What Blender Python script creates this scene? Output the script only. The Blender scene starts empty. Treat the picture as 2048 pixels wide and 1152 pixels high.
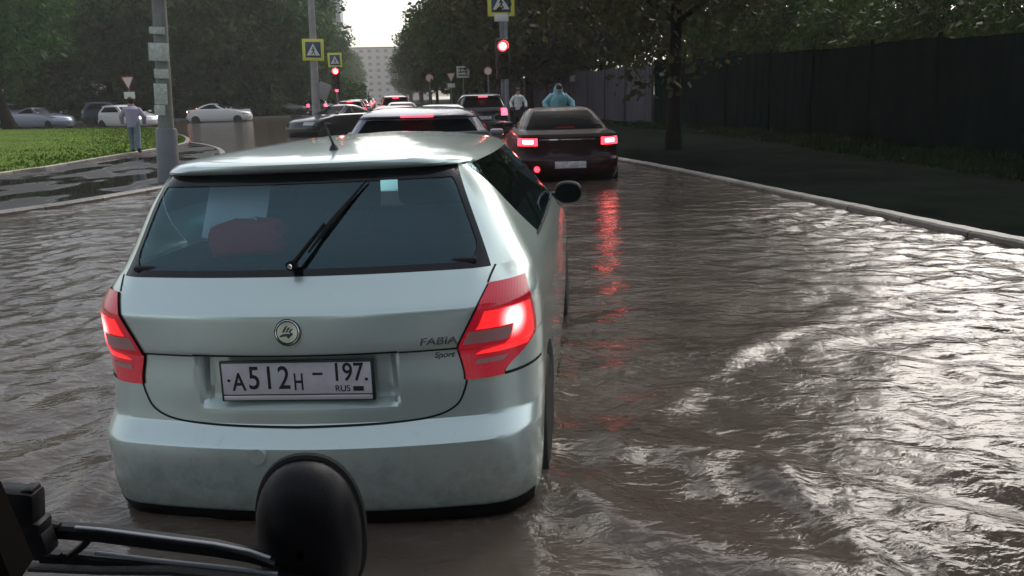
import bpy, bmesh, math, random
import numpy as np
from mathutils import Vector, Matrix, noise

C = bpy.context.scene
COL = C.collection
R = math.radians
PI = math.pi
rng = np.random.default_rng(7)
random.seed(7)

# ------------------------------------------------------------------ camera
CAM = np.array([0.0, 0.0, 1.46])          # the water surface is z = 0
FPX, PITCH, ROLL = 1674.0, 0.2282, 0.0246
_f = np.array([0, math.cos(PITCH), -math.sin(PITCH)])
_u = np.array([0, math.sin(PITCH), math.cos(PITCH)])
_r = np.array([1.0, 0, 0])
RIGHT = math.cos(ROLL) * _r - math.sin(ROLL) * _u
UP = math.sin(ROLL) * _r + math.cos(ROLL) * _u
FWD = _f


def ray(px, py):
    return (px - 1024) / FPX * RIGHT + (576 - py) / FPX * UP + FWD


def gp(px, py, z=0.0):                    # where the line of sight meets height z
    d = ray(px, py)
    return CAM + d * ((z - CAM[2]) / d[2])


def dp(px, py, y):                        # point on the line of sight y metres ahead
    d = ray(px, py)
    return CAM + d * (y / d[1])


cam = bpy.data.cameras.new("camera")
camo = bpy.data.objects.new("camera", cam)
COL.objects.link(camo)
m = Matrix.Identity(4)
for i in range(3):
    m[i][0], m[i][1], m[i][2], m[i][3] = RIGHT[i], UP[i], -FWD[i], CAM[i]
camo.matrix_world = m
cam.sensor_width = 36
cam.lens = FPX / 2048 * 36
cam.clip_start = 0.05
cam.clip_end = 3000
C.camera = camo

# ------------------------------------------------------------------ materials


def new_mat(name):
    mt = bpy.data.materials.new(name)
    mt.use_nodes = True
    nt = mt.node_tree
    return mt, nt, nt.nodes["Principled BSDF"]


def mat(name, col, rough=0.5, metal=0.0, spec=0.5, coat=0.0, emit=None, estr=0.0, bump=0.0, bscale=40.0,
        var=0.0, vscale=3.0, alpha=1.0):
    mt, nt, b = new_mat(name)
    b.inputs["Base Color"].default_value = (*col, 1)
    b.inputs["Roughness"].default_value = rough
    b.inputs["Metallic"].default_value = metal
    b.inputs["Specular IOR Level"].default_value = spec
    b.inputs["Coat Weight"].default_value = coat
    b.inputs["Coat Roughness"].default_value = 0.04
    if emit:
        b.inputs["Emission Color"].default_value = (*emit, 1)
        b.inputs["Emission Strength"].default_value = estr
    tc = nt.nodes.new("ShaderNodeTexCoord")
    if bump:
        n = nt.nodes.new("ShaderNodeTexNoise")
        n.inputs["Scale"].default_value = bscale
        n.inputs["Detail"].default_value = 4
        nt.links.new(tc.outputs["Object"], n.inputs["Vector"])
        bp = nt.nodes.new("ShaderNodeBump")
        bp.inputs["Strength"].default_value = bump
        bp.inputs["Distance"].default_value = 0.02
        nt.links.new(n.outputs["Fac"], bp.inputs["Height"])
        nt.links.new(bp.outputs["Normal"], b.inputs["Normal"])
    if var:
        n = nt.nodes.new("ShaderNodeTexNoise")
        n.inputs["Scale"].default_value = vscale
        n.inputs["Detail"].default_value = 6
        n.inputs["Roughness"].default_value = 0.65
        nt.links.new(tc.outputs["Object"], n.inputs["Vector"])
        r = nt.nodes.new("ShaderNodeValToRGB")
        r.color_ramp.elements[0].position = 0.3
        r.color_ramp.elements[1].position = 0.7
        r.color_ramp.elements[0].color = (*[c * (1 - var) for c in col], 1)
        r.color_ramp.elements[1].color = (*[min(1, c * (1 + var)) for c in col], 1)
        nt.links.new(n.outputs["Fac"], r.inputs["Fac"])
        nt.links.new(r.outputs["Color"], b.inputs["Base Color"])
    return mt


def paint(name, col, metal=0.5, rough=0.32):
    mt = mat(name, col, rough=rough, metal=metal, coat=1.0)
    nt = mt.node_tree
    b = nt.nodes["Principled BSDF"]
    tc = nt.nodes.new("ShaderNodeTexCoord")
    n = nt.nodes.new("ShaderNodeTexNoise")          # wet, slightly dirty film: uneven gloss
    n.inputs["Scale"].default_value = 5
    n.inputs["Detail"].default_value = 8
    nt.links.new(tc.outputs["Object"], n.inputs["Vector"])
    mr = nt.nodes.new("ShaderNodeMapRange")
    mr.inputs["From Min"].default_value = 0.3
    mr.inputs["From Max"].default_value = 0.7
    mr.inputs["To Min"].default_value = rough * 0.95
    mr.inputs["To Max"].default_value = rough * 1.06
    nt.links.new(n.outputs["Fac"], mr.inputs["Value"])
    nt.links.new(mr.outputs["Result"], b.inputs["Roughness"])
    v = nt.nodes.new("ShaderNodeTexVoronoi")        # water drops standing on the paint
    v.inputs["Scale"].default_value = 120
    nt.links.new(tc.outputs["Object"], v.inputs["Vector"])
    dr = nt.nodes.new("ShaderNodeMapRange")
    dr.inputs["From Min"].default_value = 0.0
    dr.inputs["From Max"].default_value = 0.3
    dr.inputs["To Min"].default_value = 1.0
    dr.inputs["To Max"].default_value = 0.0
    nt.links.new(v.outputs["Distance"], dr.inputs["Value"])
    bp = nt.nodes.new("ShaderNodeBump")
    bp.inputs["Strength"].default_value = 0.035
    bp.inputs["Distance"].default_value = 0.004
    nt.links.new(dr.outputs["Result"], bp.inputs["Height"])
    nt.links.new(bp.outputs["Normal"], b.inputs["Coat Normal"])
    return mt


def mud(mt, top=.55):
    """Road film thrown up on the lower panels."""
    nt = mt.node_tree
    b = nt.nodes["Principled BSDF"]
    col = tuple(b.inputs["Base Color"].default_value)
    tc = nt.nodes.new("ShaderNodeTexCoord")
    sp = nt.nodes.new("ShaderNodeSeparateXYZ")
    nt.links.new(tc.outputs["Object"], sp.inputs[0])
    h = nt.nodes.new("ShaderNodeMapRange")
    h.inputs["From Min"].default_value = .2; h.inputs["From Max"].default_value = top
    h.inputs["To Min"].default_value = .34; h.inputs["To Max"].default_value = 0
    nt.links.new(sp.outputs[2], h.inputs["Value"])
    n = nt.nodes.new("ShaderNodeTexNoise"); n.inputs["Scale"].default_value = 14; n.inputs["Detail"].default_value = 9; n.inputs["Roughness"].default_value = .75
    nt.links.new(tc.outputs["Object"], n.inputs["Vector"])
    a = nt.nodes.new("ShaderNodeMath"); a.operation = "ADD"
    nt.links.new(n.outputs["Fac"], a.inputs[0]); nt.links.new(h.outputs[0], a.inputs[1])
    f = nt.nodes.new("ShaderNodeMapRange"); f.inputs["From Min"].default_value = .62; f.inputs["From Max"].default_value = .95
    f.inputs["To Max"].default_value = .45
    nt.links.new(a.outputs[0], f.inputs["Value"])
    mx = nt.nodes.new("ShaderNodeMix"); mx.data_type = "RGBA"
    mx.inputs["A"].default_value = col; mx.inputs["B"].default_value = (.13, .115, .095, 1)
    nt.links.new(f.outputs[0], mx.inputs["Factor"])
    nt.links.new(mx.outputs["Result"], b.inputs["Base Color"])
    return mt


def glass(name, tint, refl=0.10):
    mt = bpy.data.materials.new(name)
    mt.use_nodes = True
    nt = mt.node_tree
    nt.nodes.clear()
    o = nt.nodes.new("ShaderNodeOutputMaterial")
    mx = nt.nodes.new("ShaderNodeMixShader")
    t = nt.nodes.new("ShaderNodeBsdfTransparent")
    t.inputs["Color"].default_value = (*tint, 1)
    g = nt.nodes.new("ShaderNodeBsdfGlossy")
    g.inputs["Roughness"].default_value = 0.03
    g.inputs["Color"].default_value = (0.62, 0.92, 1.0, 1)
    f = nt.nodes.new("ShaderNodeFresnel")
    f.inputs["IOR"].default_value = 1.55
    a = nt.nodes.new("ShaderNodeMath")
    a.operation = "ADD"
    a.inputs[1].default_value = refl
    nt.links.new(f.outputs[0], a.inputs[0])
    nt.links.new(a.outputs[0], mx.inputs[0])
    nt.links.new(t.outputs[0], mx.inputs[1])
    nt.links.new(g.outputs[0], mx.inputs[2])
    nt.links.new(mx.outputs[0], o.inputs[0])
    return mt


M = {}
M["fabia"] = paint("silver_green_paint", (0.63, 0.755, 0.72), metal=0.62, rough=0.30)
mud(M["fabia"])
M["dark_red"] = paint("dark_red_paint", (0.018, 0.0015, 0.0025), metal=0.0, rough=0.4)
_b = M["dark_red"].node_tree.nodes["Principled BSDF"]; _b.inputs["Coat Weight"].default_value = .35; _b.inputs["Specular IOR Level"].default_value = .2
M["lilac"] = paint("grey_lilac_paint", (0.15, 0.145, 0.19), metal=0.5, rough=0.38)
M["black_paint"] = paint("black_paint", (0.012, 0.012, 0.014), metal=0.1, rough=0.25)
M["white_paint"] = paint("white_paint", (0.62, 0.62, 0.62), metal=0.0, rough=0.3)
M["silver_paint"] = paint("silver_paint", (0.50, 0.51, 0.53), metal=0.7, rough=0.32)
M["blue_paint"] = paint("dark_blue_paint", (0.02, 0.03, 0.07), metal=0.4, rough=0.3)
M["bluegrey_paint"] = paint("blue_grey_paint", (0.23, 0.26, 0.34), metal=0.5, rough=0.32)
M["red_paint"] = paint("red_paint", (0.28, 0.015, 0.02), metal=0.2, rough=0.3)
M["grey_paint"] = paint("grey_paint", (0.14, 0.145, 0.15), metal=0.5, rough=0.32)
M["beige_paint"] = paint("beige_paint", (0.42, 0.38, 0.32), metal=0.5, rough=0.32)
M["dark_glass"] = mat("dark_car_glass", (0.008, 0.009, 0.010), rough=0.16, spec=0.08)
M["rear_dark_glass"] = mat("tinted_rear_glass", (0.008, 0.009, 0.010), rough=0.25, spec=0.03)
M["black_plastic"] = mat("black_plastic", (0.0035, 0.0035, 0.0045), spec=.22, rough=0.42, bump=0.05, bscale=300)
M["seam"] = mat("seam_shadow_gap", (0.006, 0.006, 0.006), rough=0.8)
M["frit"] = mat("black_glass_border", (0.006, 0.007, 0.009), rough=0.06, spec=0.5)
M["rubber"] = mat("tyre_rubber", (0.012, 0.012, 0.012), rough=0.75, bump=0.3, bscale=60)
M["alloy"] = mat("wheel_alloy", (0.35, 0.35, 0.36), rough=0.35, metal=0.9)
M["chrome"] = mat("chrome", (0.75, 0.77, 0.78), rough=0.08, metal=1.0)
M["badge_green"] = mat("badge_enamel", (0.01, 0.05, 0.05), rough=0.2, coat=1.0)
M["plate_white"] = mat("plate_white", (0.60, 0.58, 0.62), rough=0.4, var=0.10, vscale=25)
M["plate_black"] = mat("plate_black", (0.02, 0.018, 0.02), rough=0.5)
M["plate_far"] = mat("plate_far", (0.55, 0.52, 0.52), rough=0.5, var=0.45, vscale=16)
M["plate_frame"] = mat("plate_frame", (0.02, 0.022, 0.024), rough=0.35)
M["plate_strip"] = mat("plate_strip", (0.62, 0.63, 0.64), rough=0.3, metal=0.4)
M["brake"] = mat("brake_light_lit", (0.5, 0.01, 0.02), rough=0.15, emit=(1.0, 0.02, 0.035), estr=5.0)
M["brake_far"] = mat("brake_light_far", (0.5, 0.01, 0.02), rough=0.15, emit=(1.0, 0.03, 0.05), estr=7.0)
M["brake_hot"] = mat("brake_bulb", (0.8, 0.1, 0.05), rough=0.2, emit=(1.0, 0.22, 0.18), estr=14.0)
M["red_lens"] = mat("red_lens_unlit", (0.25, 0.004, 0.012), rough=0.12, coat=1.0)
M["lens_glow"] = mat("red_lens_lit_through", (0.42, 0.008, 0.02), rough=0.12, coat=1.0, emit=(1.0, 0.02, 0.06), estr=0.09)
M["clear_lens"] = mat("clear_lens", (0.48, 0.22, 0.22), rough=0.12, coat=1.0)
M["headlight"] = mat("headlight_lit", (0.9, 0.9, 0.9), rough=0.1, emit=(1.0, 0.97, 0.9), estr=7.0)
M["headlight_off"] = mat("headlight_unlit", (0.5, 0.5, 0.52), rough=0.08, metal=0.6)
for _k in ("lens_glow", "clear_lens", "brake", "red_lens"):
    _nt = M[_k].node_tree
    _tc = _nt.nodes.new("ShaderNodeTexCoord"); _w = _nt.nodes.new("ShaderNodeTexWave")
    _w.inputs["Scale"].default_value = 34; _w.bands_direction = "X"
    _bp = _nt.nodes.new("ShaderNodeBump"); _bp.inputs["Strength"].default_value = .18; _bp.inputs["Distance"].default_value = .002
    _nt.links.new(_tc.outputs["Object"], _w.inputs["Vector"]); _nt.links.new(_w.outputs["Fac"], _bp.inputs["Height"])
    _nt.links.new(_bp.outputs["Normal"], _nt.nodes["Principled BSDF"].inputs["Normal"])
M["rear_glass"] = glass("rear_window_glass", (0.66, 0.84, 0.92), 0.05)
M["side_glass"] = glass("side_window_glass", (0.55, 0.57, 0.53), 0.02)
M["interior"] = mat("car_interior", (0.02, 0.021, 0.023), rough=0.9, bump=0.2, bscale=80)
M["seat"] = mat("seat_fabric", (0.045, 0.048, 0.052), rough=0.95, bump=0.3, bscale=120)
M["red_cloth"] = mat("red_cloth", (0.50, 0.015, 0.025), rough=0.8, bump=0.5, bscale=18)
M["white_card"] = mat("white_card", (0.72, 0.73, 0.70), rough=0.7, bump=0.2, bscale=12)
M["asphalt"] = mat("wet_asphalt", (0.045, 0.044, 0.045), rough=0.28, bump=0.4, bscale=30, var=0.4, vscale=1.2)
M["pavement"] = mat("wet_shaded_pavement", (0.011, 0.015, 0.012), spec=0.0, rough=0.6, bump=0.14, bscale=7, var=0.45, vscale=0.9)  # near-black base colour stands in for the shade of trees and fence
M["kerb"] = mat("kerb_concrete", (0.24, 0.22, 0.19), rough=0.5, bump=0.4, bscale=25, var=0.35, vscale=4)
_nt = M["kerb"].node_tree
_g = _nt.nodes.new("ShaderNodeNewGeometry"); _s = _nt.nodes.new("ShaderNodeSeparateXYZ"); _nt.links.new(_g.outputs["Position"], _s.inputs[0])
_f = _nt.nodes.new("ShaderNodeMath"); _f.operation = "FRACT"; _nt.links.new(_s.outputs[1], _f.inputs[0])
_l = _nt.nodes.new("ShaderNodeMath"); _l.operation = "LESS_THAN"; _l.inputs[1].default_value = .022; _nt.links.new(_f.outputs[0], _l.inputs[0])
_fl = _nt.nodes.new("ShaderNodeMath"); _fl.operation = "FLOOR"; _nt.links.new(_s.outputs[1], _fl.inputs[0])
_wn = _nt.nodes.new("ShaderNodeTexWhiteNoise"); _wn.noise_dimensions = "1D"; _nt.links.new(_fl.outputs[0], _wn.inputs["W"])
_m1 = _nt.nodes.new("ShaderNodeMix"); _m1.data_type = "RGBA"; _m1.blend_type = "MULTIPLY"; _m1.inputs["Factor"].default_value = .45
_b = _nt.nodes["Principled BSDF"]
_src = _b.inputs["Base Color"].links[0].from_socket
_nt.links.new(_src, _m1.inputs["A"]); _nt.links.new(_wn.outputs["Value"], _m1.inputs["B"])
_m2 = _nt.nodes.new("ShaderNodeMix"); _m2.data_type = "RGBA"; _m2.inputs["B"].default_value = (.02, .018, .015, 1)
_nt.links.new(_l.outputs[0], _m2.inputs["Factor"]); _nt.links.new(_m1.outputs["Result"], _m2.inputs["A"]); _nt.links.new(_m2.outputs["Result"], _b.inputs["Base Color"])
M["grass"] = mat("lawn_grass", (0.080, 0.136, 0.012), rough=0.9, spec=.1, bump=0.6, bscale=30, var=0.35, vscale=0.5)
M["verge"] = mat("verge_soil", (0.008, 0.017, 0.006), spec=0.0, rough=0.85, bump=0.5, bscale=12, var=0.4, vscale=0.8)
M["fence_green"] = mat("fence_green", (0.0018, 0.010, 0.0078), spec=0.0, rough=0.7, bump=0.2, bscale=5, var=0.3, vscale=0.7)  # green cut almost to black, shade on the fence included
M["fence_grey"] = mat("fence_grey", (0.075, 0.068, 0.08), spec=.2, rough=0.7, bump=0.2, bscale=5, var=0.25, vscale=0.6)
M["banner"] = mat("banner_letters", (0.7, 0.66, 0.62), rough=0.6)
M["bark"] = mat("bark", (0.011, 0.009, 0.007), spec=.15, rough=0.85, bump=0.8, bscale=14, var=0.4, vscale=5)
M["pole_grey"] = mat("pole_grey", (0.17, 0.18, 0.20), rough=0.45, bump=0.15, bscale=20, var=0.15, vscale=4)
M["pole_pale"] = mat("pole_pale", (0.30, 0.28, 0.28), rough=0.5, bump=0.15, bscale=20, var=0.2, vscale=3)
M["pole_concrete"] = mat("pole_concrete", (0.20, 0.205, 0.19), rough=0.7, bump=0.3, bscale=20, var=0.25, vscale=4)
M["paper"] = mat("paper_notice", (0.50, 0.55, 0.48), rough=0.7, var=0.3, vscale=14)
M["sign_yellow"] = mat("sign_yellow", (0.72, 0.70, 0.10), rough=0.45)
M["sign_blue"] = mat("sign_blue", (0.03, 0.06, 0.12), rough=0.4)
M["sign_white"] = mat("sign_white", (0.72, 0.71, 0.66), rough=0.45)
M["sign_black"] = mat("sign_black", (0.02, 0.02, 0.02), rough=0.5)
M["sign_red"] = mat("sign_red", (0.5, 0.02, 0.02), rough=0.45)
M["signal_black"] = mat("signal_black", (0.015, 0.015, 0.016), rough=0.5)
M["signal_red"] = mat("signal_red_lit", (0.8, 0.05, 0.05), rough=0.2, emit=(1.0, 0.015, 0.02), estr=9.0)
M["signal_hot"] = mat("signal_core_lit", (0.8, 0.1, 0.08), rough=0.2, emit=(1.0, 0.20, 0.13), estr=40.0)
M["signal_off"] = mat("signal_unlit", (0.03, 0.035, 0.02), rough=0.15)
M["skin"] = mat("skin", (0.42, 0.26, 0.19), rough=0.55)
M["lilac_cloth"] = mat("lilac_cloth", (0.33, 0.30, 0.40), rough=0.85, bump=0.5, bscale=8)
M["jeans"] = mat("pale_jeans", (0.14, 0.19, 0.22), rough=0.85, bump=0.3, bscale=12)
M["cyan_cape"] = mat("cyan_plastic_cape", (0.22, 0.50, 0.56), rough=0.3, bump=0.6, bscale=6)
M["dark_cloth"] = mat("dark_cloth", (0.02, 0.022, 0.028), rough=0.85)
M["hair"] = mat("dark_hair", (0.03, 0.02, 0.015), rough=0.6)
M["building_pale"] = mat("pale_plaster", (0.42, 0.39, 0.36), rough=0.85, var=0.1, vscale=0.1)
M["building_grey"] = mat("grey_panel", (0.36, 0.37, 0.38), rough=0.85, var=0.1, vscale=0.1)
M["roof_dark"] = mat("roof_felt", (0.09, 0.085, 0.08), rough=0.8)
M["window_dark"] = mat("window_glass", (0.16, 0.16, 0.16), rough=0.2)
M["lamp_head"] = mat("lamp_head", (0.62, 0.62, 0.60), rough=0.35)
M["antenna"] = mat("antenna_black", (0.012, 0.012, 0.012), rough=0.4)


def leaf_mat(name, a, b):
    mt, nt, bs = new_mat(name)
    bs.inputs["Roughness"].default_value = 0.55
    bs.inputs["Specular IOR Level"].default_value = 0.10
    tc = nt.nodes.new("ShaderNodeTexCoord")
    n = nt.nodes.new("ShaderNodeTexNoise")
    n.inputs["Scale"].default_value = 0.9
    n.inputs["Detail"].default_value = 5
    n.inputs["Roughness"].default_value = 0.7
    nt.links.new(tc.outputs["Object"], n.inputs["Vector"])
    r = nt.nodes.new("ShaderNodeValToRGB")
    r.color_ramp.elements[0].position = 0.35
    r.color_ramp.elements[1].position = 0.66
    r.color_ramp.elements[0].color = (*a, 1)
    r.color_ramp.elements[1].color = (*b, 1)
    nt.links.new(n.outputs["Fac"], r.inputs["Fac"])
    nt.links.new(r.outputs["Color"], bs.inputs["Base Color"])
    tr = nt.nodes.new("ShaderNodeBsdfTranslucent")
    nt.links.new(r.outputs["Color"], tr.inputs["Color"])
    mx = nt.nodes.new("ShaderNodeMixShader")
    mx.inputs[0].default_value = 0.3
    nt.links.new(bs.outputs[0], mx.inputs[1])
    nt.links.new(tr.outputs[0], mx.inputs[2])
    nt.links.new(mx.outputs[0], nt.nodes["Material Output"].inputs[0])
    return mt


M["leaf_dark"] = leaf_mat("leaves_dark", (0.018, 0.050, 0.013), (0.055, 0.135, 0.030))
M["leaf_mid"] = leaf_mat("leaves_mid", (0.030, 0.062, 0.018), (0.080, 0.140, 0.038))
M["leaf_brown"] = leaf_mat("leaves_brown", (0.032, 0.036, 0.014), (0.085, 0.085, 0.032))
M["leaf_bright"] = leaf_mat("leaves_bright", (0.022, 0.048, 0.010), (0.066, 0.115, 0.022))

# ------------------------------------------------------------------ mesh helpers


class MB:
    def __init__(s):
        s.v, s.f = [], []

    def add(s, vs, fs):
        o = len(s.v)
        s.v += [tuple(map(float, p)) for p in vs]
        s.f += [tuple(i + o for i in f) for f in fs]
        return s

    def box(s, c, d, rot=None, bev=0.0):
        bm = bmesh.new()
        bmesh.ops.create_cube(bm, size=1)
        for v in bm.verts:
            v.co = Vector((v.co.x * d[0], v.co.y * d[1], v.co.z * d[2]))
        if bev:
            bmesh.ops.bevel(bm, geom=bm.edges[:], offset=bev, segments=2, profile=0.5, affect="EDGES")
        if rot is not None:
            bmesh.ops.transform(bm, matrix=rot, verts=bm.verts)
        bm.verts.ensure_lookup_table()
        vs = [tuple(np.array(v.co) + np.array(c)) for v in bm.verts]
        fs = [tuple(v.index for v in f.verts) for f in bm.faces]
        bm.free()
        return s.add(vs, fs)

    def tube(s, pts, rad, n=10, cap=True):
        pts = [Vector(p) for p in pts]
        if not hasattr(rad, "__len__"):
            rad = [rad] * len(pts)
        rings, vs, fs = [], [], []
        prev = None
        for i, p in enumerate(pts):
            t = (pts[min(i + 1, len(pts) - 1)] - pts[max(i - 1, 0)]).normalized()
            if prev is None:
                a = t.orthogonal().normalized()
            else:
                a = (prev - t * prev.dot(t)).normalized()
            prev = a
            b = t.cross(a)
            for k in range(n):
                th = 2 * PI * k / n
                vs.append(p + (a * math.cos(th) + b * math.sin(th)) * rad[i])
        for i in range(len(pts) - 1):
            for k in range(n):
                k2 = (k + 1) % n
                fs.append((i * n + k, i * n + k2, (i + 1) * n + k2, (i + 1) * n + k))
        if cap:
            fs.append(tuple(range(n - 1, -1, -1)))
            fs.append(tuple((len(pts) - 1) * n + k for k in range(n)))
        return s.add(vs, fs)

    def lathe(s, prof, n=24, c=(0, 0, 0), axis="z", sx=1.0, sy=1.0):
        vs, fs = [], []
        for r, h in prof:
            for k in range(n):
                th = 2 * PI * k / n
                p = (r * math.cos(th) * sx, r * math.sin(th) * sy, h)
                if axis == "y":
                    p = (p[0], p[2], p[1])
                elif axis == "x":
                    p = (p[2], p[0], p[1])
                vs.append(tuple(np.array(p) + np.array(c)))
        for i in range(len(prof) - 1):
            for k in range(n):
                k2 = (k + 1) % n
                fs.append((i * n + k, i * n + k2, (i + 1) * n + k2, (i + 1) * n + k))
        fs.append(tuple(range(n - 1, -1, -1)))
        fs.append(tuple((len(prof) - 1) * n + k for k in range(n)))
        return s.add(vs, fs)

    def grid(s, rows):
        nr, nc = len(rows), len(rows[0])
        vs = [p for r in rows for p in r]
        fs = [(i * nc + j, i * nc + j + 1, (i + 1) * nc + j + 1, (i + 1) * nc + j)
              for i in range(nr - 1) for j in range(nc - 1)]
        return s.add(vs, fs)

    def slab(s, poly, z0, z1):                       # flat polygon with sides
        n = len(poly)
        vs = [(*p[:2], z1) for p in poly] + [(*p[:2], z0) for p in poly]
        fs = [tuple(range(n))] + [(i, i + n, (i + 1) % n + n, (i + 1) % n) for i in range(n)]
        return s.add(vs, fs)

    def build(s, name, material, parent=None, smooth=True, angle=32):
        me = bpy.data.meshes.new(name)
        me.from_pydata(s.v, [], s.f)
        if smooth:
            me.shade_smooth()
            me.set_sharp_from_angle(angle=R(angle))
        o = bpy.data.objects.new(name, me)
        for mm in (material if isinstance(material, (list, tuple)) else [material]):
            me.materials.append(mm)
        COL.objects.link(o)
        if parent is not None:
            o.parent = parent
        return o


def fix_normals(o):
    bm = bmesh.new()
    bm.from_mesh(o.data)
    bmesh.ops.recalc_face_normals(bm, faces=bm.faces)
    bm.to_mesh(o.data)
    bm.free()
    return o


def tag(o, label=None, cat=None, group=None, kind=None):
    if label: o["label"] = label
    if cat: o["category"] = cat
    if group: o["group"] = group
    if kind: o["kind"] = kind
    return o


def empty(name, loc=(0, 0, 0), rz=0.0):
    o = bpy.data.objects.new(name, None)
    o.empty_display_size = 0.2
    o.location = loc
    o.rotation_euler = (0, 0, rz)
    COL.objects.link(o)
    return o


def copy_tree(o, parent=None):
    c = o.copy()
    COL.objects.link(c)
    if parent is not None:
        c.parent = parent
    for ch in list(o.children):
        copy_tree(ch, c)
    return c


def text_mesh(s, size, name, material, parent, matrix, sx=1.0, depth=0.0, shear=0.0, center=True, bold=0.0):
    cu = bpy.data.curves.new(name, "FONT")
    cu.body = s
    cu.size = size
    cu.shear = shear
    cu.extrude = depth
    cu.offset = bold
    cu.align_x = "CENTER" if center else "LEFT"
    cu.align_y = "CENTER"
    t = bpy.data.objects.new(name, cu)
    COL.objects.link(t)
    dg = bpy.context.evaluated_depsgraph_get()
    me = bpy.data.meshes.new_from_object(t.evaluated_get(dg))
    bpy.data.objects.remove(t)
    me.name = name
    me.transform(matrix @ Matrix.Diagonal((sx, 1, 1, 1)))
    me.materials.clear()
    me.materials.append(material)
    o = bpy.data.objects.new(name, me)
    COL.objects.link(o)
    if parent is not None:
        o.parent = parent
    return o


# ------------------------------------------------------------------ car shell


def pchip(xs, ys):
    xs, ys = np.asarray(xs, float), np.asarray(ys, float)
    h = np.diff(xs)
    d = np.diff(ys) / h
    mm = np.zeros(len(xs))
    for i in range(1, len(xs) - 1):
        if d[i - 1] * d[i] > 0:
            w1, w2 = 2 * h[i] + h[i - 1], h[i] + 2 * h[i - 1]
            mm[i] = (w1 + w2) / (w1 / d[i - 1] + w2 / d[i])
    mm[0], mm[-1] = d[0], d[-1]

    def fn(x):
        x = min(max(x, xs[0]), xs[-1])
        i = min(max(int(np.searchsorted(xs, x)) - 1, 0), len(h) - 1)
        t = (x - xs[i]) / h[i]
        return ((1 + 2 * t) * (1 - t) ** 2 * ys[i] + t * (1 - t) ** 2 * h[i] * mm[i]
                + t * t * (3 - 2 * t) * ys[i + 1] + t * t * (t - 1) * h[i] * mm[i + 1])
    return fn


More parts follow.
